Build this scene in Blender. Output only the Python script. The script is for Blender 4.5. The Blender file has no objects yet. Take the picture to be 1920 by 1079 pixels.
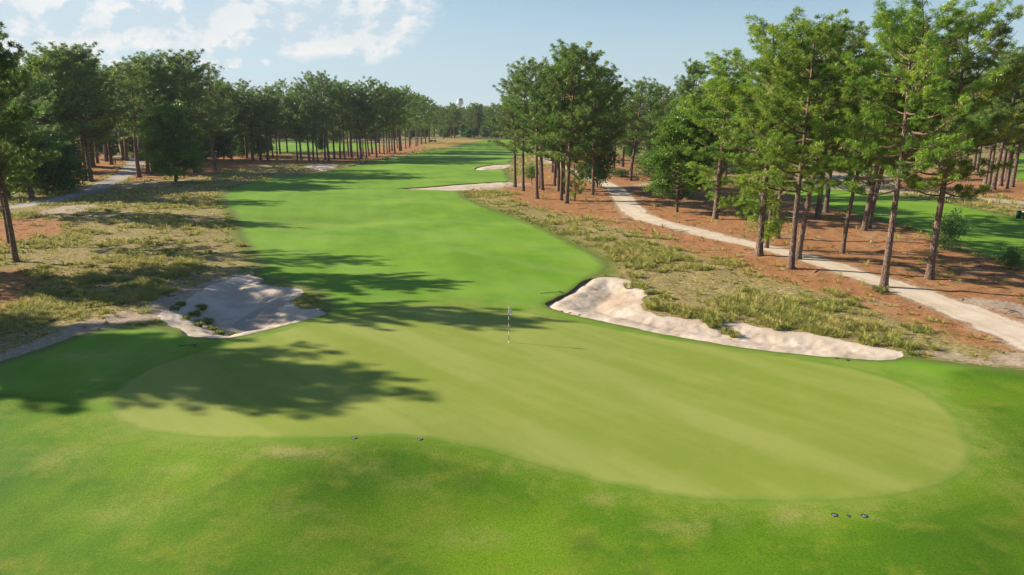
import bpy, math, random
import numpy as np
from mathutils import Vector
sc = bpy.context.scene
R = math.radians
# ------------------------------------------------------------------ camera
F = 1330.0; H = 12.8; PITCH = R(13.6); W0, H0 = 1920.0, 1079.0
cam = bpy.data.cameras.new('camera'); camo = bpy.data.objects.new('camera', cam)
sc.collection.objects.link(camo); sc.camera = camo
cam.sensor_width = 36.0; cam.lens = 36.0*F/W0; cam.clip_end = 12000; cam.clip_start = 0.1
camo.location = (0, 0, H); camo.rotation_euler = (math.pi/2-PITCH, 0, 0)
# ------------------------------------------------------------------ light
SUN_EL = R(26); SUN_SLOPE = R(14)       # light travels to +x and towards the viewer
sd = Vector((-math.cos(SUN_EL)*math.cos(SUN_SLOPE), math.cos(SUN_EL)*math.sin(SUN_SLOPE), math.sin(SUN_EL)))
sl = bpy.data.lights.new('sun', 'SUN'); sl.energy = 5.0; sl.angle = R(0.55); sl.color = (1.0, 0.89, 0.72)
so = bpy.data.objects.new('sun', sl); sc.collection.objects.link(so)
so.rotation_euler = (-sd).to_track_quat('-Z', 'Y').to_euler()
sc.view_settings.view_transform = 'Standard'; sc.view_settings.look = 'None'
sc.view_settings.exposure = 0.93; sc.view_settings.gamma = 1.0
sc.cycles.max_bounces = 6; sc.cycles.diffuse_bounces = 3; sc.cycles.transmission_bounces = 4
sc.cycles.transparent_max_bounces = 4; sc.cycles.volume_bounces = 0
sc.cycles.volume_step_rate = 4

# ------------------------------------------------------------------ node helper
class NT:
    def __init__(s, nt): s.nt = nt; nt.nodes.clear()
    def n(s, t, **kw):
        x = s.nt.nodes.new(t)
        for k, v in kw.items(): setattr(x, k, v)
        return x
    def l(s, a, b): s.nt.links.new(a, b)
    def set(s, inp, v):
        if isinstance(v, bpy.types.NodeSocket): s.l(v, inp)
        elif isinstance(v, (tuple, list)):
            inp.default_value = tuple(v)+(1.0,) if (len(v) == 3 and len(inp.default_value) == 4) else tuple(v)
        else: inp.default_value = v
    def math(s, op, a, b=0.0, c=None, clamp=False):
        x = s.n('ShaderNodeMath', operation=op); x.use_clamp = clamp
        s.set(x.inputs[0], a); s.set(x.inputs[1], b)
        if c is not None: s.set(x.inputs[2], c)
        return x.outputs[0]
    def ss(s, v, a, b, lo=0.0, hi=1.0):
        x = s.n('ShaderNodeMapRange', interpolation_type='SMOOTHSTEP')
        s.set(x.inputs[0], v); s.set(x.inputs[1], a); s.set(x.inputs[2], b); s.set(x.inputs[3], lo); s.set(x.inputs[4], hi)
        return x.outputs[0]
    def mix(s, f, a, b, mode='MIX'):
        x = s.n('ShaderNodeMix', data_type='RGBA', blend_type=mode)
        s.set(x.inputs[0], f); s.set(x.inputs[6], a); s.set(x.inputs[7], b)
        return x.outputs[2]
    def noise(s, vec, scale, detail=3, rough=0.55, dist=0.0):
        x = s.n('ShaderNodeTexNoise'); s.set(x.inputs['Vector'], vec)
        x.inputs['Scale'].default_value = scale; x.inputs['Detail'].default_value = detail
        x.inputs['Roughness'].default_value = rough; x.inputs['Distortion'].default_value = dist
        return x.outputs[0]
    def mapping(s, vec, loc=(0,0,0), rot=(0,0,0), sca=(1,1,1)):
        x = s.n('ShaderNodeMapping'); s.l(vec, x.inputs[0])
        x.inputs[1].default_value = loc; x.inputs[2].default_value = rot; x.inputs[3].default_value = sca
        return x.outputs[0]
    def attr(s, name): return s.n('ShaderNodeAttribute', attribute_name=name).outputs[2]
    def pos(s): return s.n('ShaderNodeNewGeometry').outputs[0]
    def bump(s, h, strength, dist):
        x = s.n('ShaderNodeBump'); s.l(h, x.inputs['Height'])
        x.inputs['Strength'].default_value = strength; x.inputs['Distance'].default_value = dist
        return x.outputs[0]
    def out(s, col, rough=0.9, bump=None, spec=0.2, metal=0.0, surf=None):
        p = s.n('ShaderNodeBsdfPrincipled'); s.set(p.inputs['Base Color'], col); s.set(p.inputs['Roughness'], rough)
        s.set(p.inputs['Specular IOR Level'], spec); s.set(p.inputs['Metallic'], metal)
        if bump is not None: s.l(bump, p.inputs['Normal'])
        o = s.n('ShaderNodeOutputMaterial'); s.l(p.outputs[0], o.inputs[0]); return p, o
def newmat(name):
    m = bpy.data.materials.new(name); m.use_nodes = True; return m, NT(m.node_tree)

# ------------------------------------------------------------------ world: sky and clouds
world = bpy.data.worlds.new('World'); sc.world = world; world.use_nodes = True
t = NT(world.node_tree)
sky = t.n('ShaderNodeTexSky', sky_type='NISHITA'); sky.sun_disc = False
sky.sun_elevation = SUN_EL; sky.sun_rotation = math.atan2(sd.x, sd.y)
sky.altitude = 100; sky.air_density = 1.1; sky.dust_density = 0.35; sky.ozone_density = 2.0
gd = t.n('ShaderNodeTexCoord').outputs['Generated']
sep = t.n('ShaderNodeSeparateXYZ'); t.l(gd, sep.inputs[0])
yy = t.math('MAXIMUM', sep.outputs[1], 0.05)
u = t.math('DIVIDE', sep.outputs[0], yy); v = t.math('DIVIDE', sep.outputs[2], yy)
cv = t.n('ShaderNodeCombineXYZ'); t.l(u, cv.inputs[0]); t.l(t.math('MULTIPLY', v, 1.5), cv.inputs[1])
front = t.ss(sep.outputs[1], 0.05, 0.25)
def blobfield(offu, offv):
    tot = None
    for (bx, by, rx, ry) in CL:
        du = t.math('DIVIDE', t.math('SUBTRACT', t.math('ADD', u, offu), bx), rx)
        dv = t.math('DIVIDE', t.math('SUBTRACT', t.math('ADD', v, offv), by), ry)
        q = t.math('ADD', t.math('MULTIPLY', du, du), t.math('MULTIPLY', dv, dv))
        e = t.math('SUBTRACT', 1.0, q)
        tot = e if tot is None else t.n_smax(tot, e)
    return tot
def smax(a, b):
    return t.math('SMOOTH_MAX', a, b, 0.5)
t.n_smax = smax
def uv(px, py):
    x = (px-960)/F; yv = (539.5-py)/F
    wy = math.cos(PITCH)+yv*math.sin(PITCH); wz = -math.sin(PITCH)+yv*math.cos(PITCH)
    return x/wy, wz/wy
CL = []
for (px, py, rx, ry) in [(640, 36, 140, 66), (505, 20, 110, 46), (360, 62, 125, 46), (150, 52, 125, 42), (50, 20, 150, 46),
                         (40, 105, 150, 32), (290, 18, 80, 26), (725, 62, 34, 20), (768, 22, 30, 12), (545, 92, 18, 8),
                         (600, -30, 260, 26), (170, 128, 120, 16), (440, 118, 60, 9)]:
    a, b = uv(px, py); CL.append((a, b, rx/F, ry/F))
nb = t.noise(cv.outputs[0], 11.0, 8, 0.60, 0.15)
nb2 = t.noise(t.mapping(cv.outputs[0], loc=(0.015, -0.018, 0)), 11.0, 8, 0.60, 0.15)
bf = blobfield(0.0, 0.0)
dens = t.math('ADD', t.math('MULTIPLY', bf, 0.26), t.math('SUBTRACT', nb, 0.38))
cmask = t.ss(dens, -0.03, 0.26)
lit = t.ss(t.math('SUBTRACT', nb, nb2), -0.06, 0.07)
thick = t.ss(dens, 0.10, 0.42)
cloudc = t.mix(lit, (0.50, 0.60, 0.67), (0.88, 0.82, 0.78))
cloudc = t.mix(t.math('MULTIPLY', thick, 0.42), cloudc, (0.50, 0.60, 0.66))
skyc = t.n('ShaderNodeVectorMath', operation='MULTIPLY'); t.l(sky.outputs[0], skyc.inputs[0]); skyc.inputs[1].default_value = (0.92, 1.0, 1.10)
# thin high haze on the sun's side
veil = t.math('MULTIPLY', t.ss(u, 0.25, -0.75), t.ss(v, 0.45, 0.0))
CS = 10.2
cloudb = t.mix(1.0, cloudc, (CS, CS, CS), 'MULTIPLY')
sky2 = t.mix(t.math('MULTIPLY', t.math('MULTIPLY', veil, front), 0.50), skyc.outputs[0], (0.60*CS, 0.66*CS, 0.71*CS))
low = t.math('MULTIPLY', t.ss(v, 0.26, -0.02), 0.85)
sky2 = t.mix(t.math('MULTIPLY', low, front), sky2, (0.44*CS, 0.58*CS, 0.68*CS))
fin = t.mix(t.math('MULTIPLY', t.math('MULTIPLY', cmask, front), 0.80), sky2, cloudb)
bg = t.n('ShaderNodeBackground'); t.l(fin, bg.inputs[0]); bg.inputs[1].default_value = 0.062
wo = t.n('ShaderNodeOutputWorld'); t.l(bg.outputs[0], wo.inputs[0])

# ------------------------------------------------------------------ object helpers
def link(o): sc.collection.objects.link(o); return o
def tag(o, label=None, cat=None, group=None, kind=None):
    if label: o['label'] = label
    if cat: o['category'] = cat
    if group: o['group'] = group
    if kind: o['kind'] = kind
    return o
def mesh(name, V, Fc, mats=(), attrs=None, smooth=False):
    me = bpy.data.meshes.new(name); V = np.asarray(V, dtype=np.float32); Fc = np.asarray(Fc, dtype=np.int32)
    nf, k = Fc.shape
    me.vertices.add(len(V)); me.vertices.foreach_set('co', V.ravel())
    me.loops.add(nf*k); me.loops.foreach_set('vertex_index', Fc.ravel())
    me.polygons.add(nf); me.polygons.foreach_set('loop_start', np.arange(0, nf*k, k, dtype=np.int32))
    if smooth: me.polygons.foreach_set('use_smooth', np.ones(nf, dtype=bool))
    for m in mats: me.materials.append(m)
    me.update(calc_edges=True)
    if attrs:
        for kx, av in attrs.items():
            a = me.attributes.new(kx, 'FLOAT', 'POINT'); a.data.foreach_set('value', np.asarray(av, dtype=np.float32))
    return me
def obj(name, me, parent=None):
    o = bpy.data.objects.new(name, me); link(o)
    if parent: o.parent = parent
    return o
def empty(name, loc, rz=0):
    o = bpy.data.objects.new(name, None); o.location = loc; o.rotation_euler = (0, 0, rz); o.empty_display_size = 0.3
    return link(o)

# ------------------------------------------------------------------ noise and geometry maths
def vnoise(x, y, seed=0):
    xi = np.floor(x).astype(np.int64); yi = np.floor(y).astype(np.int64)
    fx = x-xi; fy = y-yi; fx = fx*fx*(3-2*fx); fy = fy*fy*(3-2*fy)
    def h(a, b):
        n = (a*374761393+b*668265263+seed*1442695041) & 0xffffffff
        n = ((n ^ (n >> 13))*1274126177) & 0xffffffff
        n = n ^ (n >> 16)
        return (n & 0xffff)/65535.0
    return (h(xi, yi)*(1-fx)+h(xi+1, yi)*fx)*(1-fy)+(h(xi, yi+1)*(1-fx)+h(xi+1, yi+1)*fx)*fy
def fbm(x, y, oct=3, seed=0):
    s = 0; a = 0.5; tot = 0
    for i in range(oct):
        s = s+a*vnoise(x*2**i, y*2**i, seed+i*17); tot += a; a *= 0.5
    return s/tot
def sm(v, a, b):
    q = np.clip((v-a)/(b-a), 0, 1); return q*q*(3-2*q)
def h0(x, y):
    x = np.asarray(x, float); y = np.asarray(y, float)
    r = np.hypot(x, y)
    a = (fbm(x/22+3.1, y/22+7.7, 2, 5)-0.5)*0.9*sm(r, 25, 90)*(1-0.4*sm(r, 160, 300))
    b = (fbm(x/9+13.1, y/9+2.7, 2, 9)-0.5)*0.22*sm(r, 14, 40)
    # soft swale in the fairway
    c = -0.75*np.exp(-(((x+21)/12)**2+((y-93)/5.5)**2))+0.35*np.exp(-(((x+12)/16)**2+((y-103)/7)**2))
    # the green sits on a low shelf, falling towards the viewer
    d = -0.35*sm(-(y-27-0.05*x), 0, 7)
    d = d+0.55*np.exp(-(((x+8.5)/5.0)**2+((y-23.5)/4.5)**2))-0.22*np.exp(-(((x-0.5)/5.0)**2+((y-21.5)/4.5)**2))+0.35*np.exp(-(((x-13)/4)**2+((y-19)/4)**2))
    if GREEN_W is not None and x.size:
        near = (y < 34+0.06*x) & (r < 60)
        if near.any():
            e = np.zeros(x.shape); e[near] = sdf(x[near], y[near], GREEN_W, 7.0)
            d = d-0.40*sm(-e, 0.4, 7.0)*sm(-(y-31-0.05*x), 0, 4)
    return a+b+c+d
GREEN_W = None
CP, SP = math.cos(PITCH), math.sin(PITCH)
def unproj(px, py):
    px = np.asarray(px, float); py = np.asarray(py, float)
    xx = (px-W0/2)/F; yv = (H0/2-py)/F
    dx = xx; dy = CP+yv*SP; dz = -SP+yv*CP
    dz = np.minimum(dz, -0.004)
    z = np.zeros_like(xx)
    for _ in range(8):
        tt = (z-H)/dz; z = 0.5*z+0.5*h0(dx*tt, dy*tt)
    tt = (z-H)/dz
    return dx*tt, dy*tt
def up(px, py):
    a, b = unproj(np.array([px]), np.array([py])); return float(a[0]), float(b[0])
def gz(x, y): return float(h0(np.array([x]), np.array([y]))[0])
def chaikin(P, n=2):
    P = np.array(P, float)
    for _ in range(n):
        Q = np.roll(P, -1, 0); P = np.stack([0.75*P+0.25*Q, 0.25*P+0.75*Q], 1).reshape(-1, 2)
    return P
def wpoly(P, n=2):
    P = chaikin(P, n); x, y = unproj(P[:, 0], P[:, 1]); return np.stack([x, y], 1)
def sdf(x, y, P, pad=6.0):
    """positive inside"""
    out = np.full(x.shape, -pad)
    m = (x > P[:, 0].min()-pad) & (x < P[:, 0].max()+pad) & (y > P[:, 1].min()-pad) & (y < P[:, 1].max()+pad)
    X = x[m]; Y = y[m]
    if len(X) == 0: return out
    best = np.full(X.shape, 1e9); ins = np.zeros(X.shape, bool)
    for i in range(len(P)):
        ax, ay = P[i]; bx, by = P[(i+1) % len(P)]
        ex, ey = bx-ax, by-ay; L = ex*ex+ey*ey+1e-12
        tt = np.clip(((X-ax)*ex+(Y-ay)*ey)/L, 0, 1)
        d = (X-ax-tt*ex)**2+(Y-ay-tt*ey)**2
        best = np.minimum(best, d)
        c = (ay > Y) != (by > Y)
        xi = ax+(Y-ay)*ex/(ey if abs(ey) > 1e-12 else 1e-12)
        ins ^= c & (X < xi)
    out[m] = np.maximum(np.where(ins, 1, -1)*np.sqrt(best), -pad)
    return out
def strip(pts, widths_m):
    """a path polygon from a centre line in the photo and its width in metres"""
    P = np.array(pts, float)
    x, y = unproj(P[:, 0], P[:, 1]); C = np.stack([x, y], 1)
    Tn = np.gradient(C, axis=0); Tn /= np.linalg.norm(Tn, axis=1)[:, None]+1e-9
    Nn = np.stack([-Tn[:, 1], Tn[:, 0]], 1); w = np.array(widths_m)[:, None]/2 if np.ndim(widths_m) else widths_m/2
    return chaikin(np.concatenate([C+Nn*w, (C-Nn*w)[::-1]]), 2)

# ------------------------------------------------------------------ outlines of the course
GREEN = wpoly([(203, 760), (222, 795), (300, 813), (450, 822), (600, 822), (720, 817), (830, 825), (920, 845), (1010, 871), (1100, 897), (1200, 920), (1300, 934),
        (1450, 938), (1600, 935), (1720, 920), (1790, 897), (1822, 862), (1816, 820), (1790, 778), (1740, 740), (1680, 712), (1600, 690), (1500, 673), (1400, 660), (1240, 633),
        (1130, 613), (1040, 594), (960, 582), (870, 573), (790, 571), (700, 580), (600, 601), (480, 632), (370, 660), (270, 692), (215, 728)], 2)
GREEN_W = GREEN
TURF = [wpoly([(-700, 1500), (-500, 800), (-120, 722), (0, 679), (60, 661), (110, 641), (150, 625), (230, 613), (290, 610), (340, 618), (400, 632), (450, 628), (500, 616),
        (560, 601), (612, 588), (600, 560), (590, 545), (540, 530), (490, 524), (470, 512), (488, 500), (484, 488), (474, 478), (462, 465), (452, 448), (446, 430), (440, 408),
        (426, 390), (412, 371), (420, 360), (440, 350), (490, 336), (560, 330), (600, 326), (640, 317), (700, 303), (760, 293), (800, 285), (850, 276), (890, 267), (915, 262.5),
        (1000, 262), (1080, 275), (1030, 283), (1000, 288), (965, 292), (962, 300), (948, 308), (945, 318), (950, 328), (958, 337), (945, 347), (900, 352), (865, 357),
        (862, 364), (880, 376), (920, 391), (1000, 421), (1060, 449), (1110, 473), (1142, 494), (1135, 513), (1105, 524), (1085, 545), (1050, 560), (1025, 575), (1100, 592), (1200, 613),
        (1300, 632), (1400, 649), (1480, 658), (1560, 666), (1640, 672), (1700, 668), (1760, 676), (1830, 684), (1920, 694), (2250, 750), (2700, 1500)], 2),
        wpoly([(1472, 352), (1540, 354), (1640, 361), (1700, 370), (1770, 379), (1850, 397), (1920, 413), (2300, 440), (2300, 560), (2050, 512), (1920, 494),
        (1850, 482), (1800, 461), (1755, 440), (1700, 424), (1640, 410), (1590, 397), (1540, 384), (1478, 366)], 2),
        wpoly([(1440, 290), (1600, 284), (1620, 300), (1570, 322), (1450, 325)], 1),
        wpoly([(1895, 286), (2100, 286), (2100, 344), (1893, 341), (1905, 315)], 1),
        wpoly([(430, 265), (560, 264), (700, 268), (720, 276), (640, 284), (560, 287), (500, 286), (440, 281)], 1),
        wpoly([(-160, 372), (-60, 366), (20, 364), (30, 372), (-20, 380), (-160, 392)], 1)]
BUNK = [('left', wpoly([(300, 583), (350, 563), (392, 538), (432, 521), (478, 513), (500, 521), (482, 532), (525, 537), (572, 543), (552, 556), (545, 568), (560, 582), (600, 578), (620, 584),
        (606, 592), (560, 603), (500, 619), (450, 631), (400, 636), (345, 628), (325, 612), (300, 600)], 2)),
        ('right', wpoly([(1013, 571), (1040, 560), (1070, 545), (1092, 526), (1120, 519), (1160, 521), (1200, 533), (1228, 545), (1203, 562), (1200, 580), (1240, 590), (1300, 600), (1380, 603),
        (1450, 618), (1520, 628), (1580, 637), (1640, 650), (1698, 663), (1680, 674), (1640, 676), (1560, 670), (1480, 662), (1400, 654), (1300, 637), (1200, 618), (1100, 597), (1050, 583)], 2)),
        ('cross', wpoly([(722, 353), (790, 352), (850, 346), (890, 344), (955, 340), (968, 346), (940, 351), (905, 352), (880, 357), (840, 358), (790, 356)], 2)),
        ('far', wpoly([(884, 318), (905, 311), (950, 307), (962, 311), (945, 317), (905, 320)], 1)),
        ('leftfar', wpoly([(566, 313), (585, 308), (632, 309), (636, 311), (622, 316), (608, 322), (590, 318)], 1))]
PATHS = [('cart_path', strip([(1010, 290), (1030, 299), (1062, 318), (1098, 334), (1145, 347), (1164, 365), (1178, 388), (1205, 409), (1262, 424), (1332, 441), (1425, 461), (1500, 480), (1570, 502), (1650, 528), (1725, 552), (1800, 583), (1880, 612), (1960, 645), (2100, 710)],
                              [2.6, 2.6, 2.6, 2.8, 3.3, 3.4, 3.3, 3.2, 3.1, 3.0, 3.0, 3.0, 3.0, 3.0, 3.1, 3.4, 3.7, 4.0, 4.0])),
         ('service_path', strip([(1165, 352), (1215, 345), (1255, 337), (1330, 338), (1400, 341), (1475, 348), (1560, 353), (1630, 357.5), (1700, 362), (1780, 368), (1850, 374), (1920, 382), (2060, 396)],
                              [1.0, 1.6, 3, 3.4, 3.6, 3.6, 3.6, 3.4, 3.4, 3.6, 3.8, 4, 4])),
         ('access_road', strip([(-260, 424), (-100, 404), (0, 391), (60, 384), (130, 370), (190, 350), (232, 329), (252, 313), (256, 303), (240, 296), (205, 292), (150, 287)],
                              [3.8, 3.8, 3.8, 3.8, 3.8, 3.8, 4.0, 4.2, 4.2, 3.5, 3.2, 3]))]
STRAW = [wpoly([(955, 352), (965, 368), (1010, 386), (1075, 402), (1130, 412), (1200, 430), (1270, 452), (1310, 470), (1380, 492), (1450, 515), (1520, 532), (1600, 555), (1700, 590), (1800, 625), (1880, 650),
                (2300, 780), (2300, 560), (1940, 505), (1850, 484), (1790, 462), (1700, 430), (1640, 414), (1560, 392), (1470, 366), (1330, 348), (1260, 345), (1190, 300), (1130, 290), (1080, 300), (1040, 312), (985, 335)], 1),
         wpoly([(1640, 340), (1700, 352), (1800, 362), (1920, 376), (2200, 400), (2200, 330), (1900, 345), (1820, 322), (1700, 322)], 1),
         wpoly([(-200, 520), (0, 512), (60, 512), (85, 530), (60, 560), (0, 585), (-200, 620)], 1),
         wpoly([(-200, 425), (0, 412), (100, 410), (130, 425), (60, 445), (-100, 470)], 1),
         wpoly([(120, 345), (180, 335), (226, 315), (240, 304), (200, 285), (140, 290), (90, 320), (60, 350), (90, 358)], 1),
         wpoly([(262, 320), (235, 338), (300, 334), (360, 333), (420, 322), (480, 309), (560, 308), (640, 305), (700, 299), (740, 291), (790, 281), (810, 273), (800, 265), (740, 272), (680, 284), (600, 289),
                (500, 290), (420, 286), (330, 290), (265, 303)], 1)]
SANDP = [wpoly([(-60, 706), (0, 682), (110, 643), (180, 617), (300, 600), (340, 580), (400, 532), (470, 515), (440, 512), (380, 530), (300, 562), (210, 588), (130, 612), (60, 642), (-60, 680)], 1),
         wpoly([(60, 400), (110, 388), (150, 384), (190, 386), (150, 400), (100, 408)], 1),
         wpoly([(200, 352), (280, 340), (330, 339), (400, 332), (330, 343), (250, 352)], 1),
         wpoly([(448, 320), (480, 317), (500, 311), (478, 313)], 1),
         wpoly([(1470, 327), (1560, 322), (1660, 326), (1700, 345), (1640, 354), (1560, 350), (1470, 345)], 1),
         wpoly([(1690, 655), (1780, 675), (1920, 690), (2100, 720), (2100, 690), (1920, 665), (1860, 650), (1880, 680), (1780, 662)], 1),
         wpoly([(1780, 560), (1860, 580), (1920, 596), (2100, 640), (2100, 600), (1920, 575), (1850, 560)], 1),
         wpoly([(880, 349), (945, 346), (990, 343), (1000, 346), (950, 352), (900, 358), (872, 358)], 1),
         wpoly([(1040, 292), (1010, 286), (1002, 296), (1030, 312)], 1),
         wpoly([(462, 512), (488, 500), (500, 506), (476, 520)], 1)]
GOLD = [wpoly([(780, 278), (800, 268), (860, 262), (930, 261), (910, 264), (870, 270), (840, 277)], 1),
        wpoly([(440, 284), (560, 288), (650, 287), (690, 283), (640, 292), (540, 296), (430, 292)], 1)]
ROUGH = [wpoly([(-700, 1500), (-500, 800), (-100, 740), (60, 735), (190, 770), (240, 818), (450, 828), (600, 828), (720, 824), (830, 832), (920, 852), (1010, 878), (1100, 904), (1200, 927), (1300, 942),
        (1450, 947), (1600, 944), (1730, 930), (1805, 905), (1840, 862), (1838, 815), (1810, 770), (1770, 735), (1780, 690), (1920, 694), (2400, 760), (2700, 1500)], 2)]
DRY = [(120, 860, 70, 20, .35), (340, 880, 50, 14, .4), (250, 960, 90, 20, .3), (760, 905, 60, 16, .3), (1130, 935, 60, 12, .4), (1300, 985, 80, 16, .35), (560, 960, 80, 18, .25), (880, 1010, 90, 20, .3), (525, 847, 70, 12, .8), (600, 848, 40, 10, .7), (690, 872, 50, 14, .4), (960, 876, 30, 8, .5), (1490, 965, 60, 22, .5), (150, 668, 60, 10, .8), (1860, 850, 60, 60, .3), (400, 605, 60, 8, .3),
       (560, 640, 70, 8, .35), (1085, 500, 60, 8, .2), (1640, 960, 70, 14, .35), (230, 800, 60, 16, .3), (600, 420, 120, 8, .25), (1010, 590, 60, 5, .3)]

def umax(x, y, polys, pad=6.0):
    o = np.full(x.shape, -pad)
    for P in polys: o = np.maximum(o, sdf(x, y, P, pad))
    return o
def fields(x, y):
    f = {}
    r = np.hypot(x, y)
    n1 = fbm(x/1.4, y/1.4, 3, 31)-0.5; n2 = fbm(x/0.35, y/0.35, 2, 41)-0.5
    tr = umax(x, y, TURF, 8.0)
    rag = 0.9*n1*np.clip(1.2-tr*0.2, 0.2, 1)+0.25*n2
    f['turf'] = tr+rag*np.clip(r/60, 0.3, 2.0)*0.7
    f['green'] = sdf(x, y, GREEN, 8.0)+0.10*n2
    f['bunk'] = umax(x, y, [b[1] for b in BUNK], 6.0)+(0.35+0.9*sm(-tr, -0.3, 1.0))*n1+(0.12+0.3*sm(-tr, -0.3, 1.0))*n2
    pr = np.full(x.shape, -6.0); pk = np.zeros(x.shape)
    for k, (nm, P) in enumerate(PATHS):
        d = sdf(x, y, P, 6.0)+0.95*n1+0.45*n2; pr = np.maximum(pr, d)
        f['p%d' % k] = d
    f['pd'] = pr; f['straw'] = umax(x, y, STRAW, 8.0); f['sandp'] = umax(x, y, SANDP, 6.0); f['gold'] = umax(x, y, GOLD, 8.0)
    f['rough'] = umax(x, y, ROUGH, 6.0)
    dry = np.zeros(x.shape)
    for (px, py, rx, ry, k) in DRY:
        a, b = up(px, py); a2, b2 = up(px+rx, py); a3, b3 = up(px, py-ry)
        q = ((x-a)/abs(a2-a))**2+((y-b)/abs(b3-b))**2
        dry = np.maximum(dry, k*np.exp(-q*0.9))
    f['dry'] = dry
    return f

# ------------------------------------------------------------------ terrain grid, clipped into zones
rows_py = np.concatenate([np.arange(1420, 700, -3.6), np.arange(700, 270, -2.2), np.arange(270, 226, -1.2)])
yv = (H0/2-rows_py)/F
dep = -(np.arctan(yv)-PITCH)
rad = H/np.tan(dep)
rad = np.concatenate([[0.5, 4, 8], rad[rad > 11], [2300, 3000]])
rad = rad[rad < 3001]; rad = np.unique(rad)
ang = np.concatenate([np.arange(-180, -46, 6.0), np.arange(-46, 46, 92/760.0), np.arange(46, 180, 6.0)])*math.pi/180
RR, AA = np.meshgrid(rad, ang, indexing='ij')
gx = (RR*np.sin(AA)).ravel(); gy = (RR*np.cos(AA)).ravel()
fl = fields(gx, gy)
nr, na = RR.shape
bump_native = (fbm(gx/1.1, gy/1.1, 2, 77)-0.5)*0.22*sm(-fl['turf'], 0, 1.5)*sm(-fl['bunk'], 0.0, 1.0)
for k in range(3): bump_native *= sm(-fl['p%d' % k], 0.0, 1.0)
bump_native *= np.clip(1.3-np.hypot(gx, gy)/160, 0, 1)
gzv = h0(gx, gy)+bump_native
i = np.arange(nr-1)[:, None]*na; j = np.arange(na)[None, :]; j2 = (j+1) % na
a = (i+j).ravel(); b = (i+j2).ravel(); c = (i+na+j2).ravel(); d = (i+na+j).ravel()
tri = np.concatenate([np.stack([a, b, c], 1), np.stack([a, c, d], 1)])
keys = list(fl.keys())
DATA = np.stack([gx, gy, gzv]+[fl[k] for k in keys], 1)
KI = {k: n+3 for n, k in enumerate(keys)}
def clip(tri, key):
    """split the triangles along field = 0; returns inside, outside, iso edges"""
    global DATA
    f = DATA[:, KI[key]]
    f = np.where(np.abs(f) < 1e-5, 1e-5, f)
    s = f[tri] > 0; cnt = s.sum(1)
    ins = tri[cnt == 3]; out = tri[cnt == 0]; mx = (cnt == 1) | (cnt == 2)
    T = tri[mx]; S = s[mx]; C = cnt[mx]
    lone = np.where(C == 1, np.argmax(S, 1), np.argmin(S, 1))
    ar = np.arange(len(T)); A = T[ar, lone]; B = T[ar, (lone+1) % 3]; Cc = T[ar, (lone+2) % 3]
    e = np.concatenate([np.stack([np.minimum(A, B), np.maximum(A, B)], 1), np.stack([np.minimum(A, Cc), np.maximum(A, Cc)], 1)])
    ue, inv = np.unique(e, axis=0, return_inverse=True); inv = inv.ravel()
    fa = f[ue[:, 0]]; fb = f[ue[:, 1]]; tt = np.clip(fa/(fa-fb), 0.001, 0.999)[:, None]
    new = DATA[ue[:, 0]]*(1-tt)+DATA[ue[:, 1]]*tt; new[:, KI[key]] = 0
    base = len(DATA); DATA = np.concatenate([DATA, new])
    P = base+inv[:len(T)]; Q = base+inv[len(T):]
    small = np.stack([A, P, Q], 1); q1 = np.stack([P, B, Cc], 1); q2 = np.stack([P, Cc, Q], 1)
    li = C == 1
    ins = np.concatenate([ins, small[li], q1[~li], q2[~li]]); out = np.concatenate([out, small[~li], q1[li], q2[li]])
    return ins, out, np.stack([P, Q], 1)
zone = {}
zone['bunk'], rest, iso_b = clip(tri, 'bunk')
for k in (0, 1, 2): zone['p%d' % k], rest, _ = clip(rest, 'p%d' % k)
tz, nat, _ = clip(rest, 'turf')
zone['green'], zone['turf'], _ = clip(tz, 'green')
zone['nat'] = nat
def zmesh(name, T, mat, dz=None, extra=None):
    ids, inv = np.unique(T.ravel(), return_inverse=True); T2 = inv.reshape(-1, 3)
    D = DATA[ids]; V = D[:, :3].copy()
    if dz is not None: V[:, 2] += dz(D)
    # keep faces upward
    p = V[T2]; nz = np.cross(p[:, 1]-p[:, 0], p[:, 2]-p[:, 0])[:, 2]
    T2 = np.where((nz < 0)[:, None], T2[:, ::-1], T2)
    me = mesh(name, V, T2, [mat], {k: D[:, KI[k]] for k in ('straw', 'sandp', 'gold', 'rough', 'dry', 'turf', 'green', 'bunk', 'pd')}, smooth=True)
    return obj(name, me)

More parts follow.
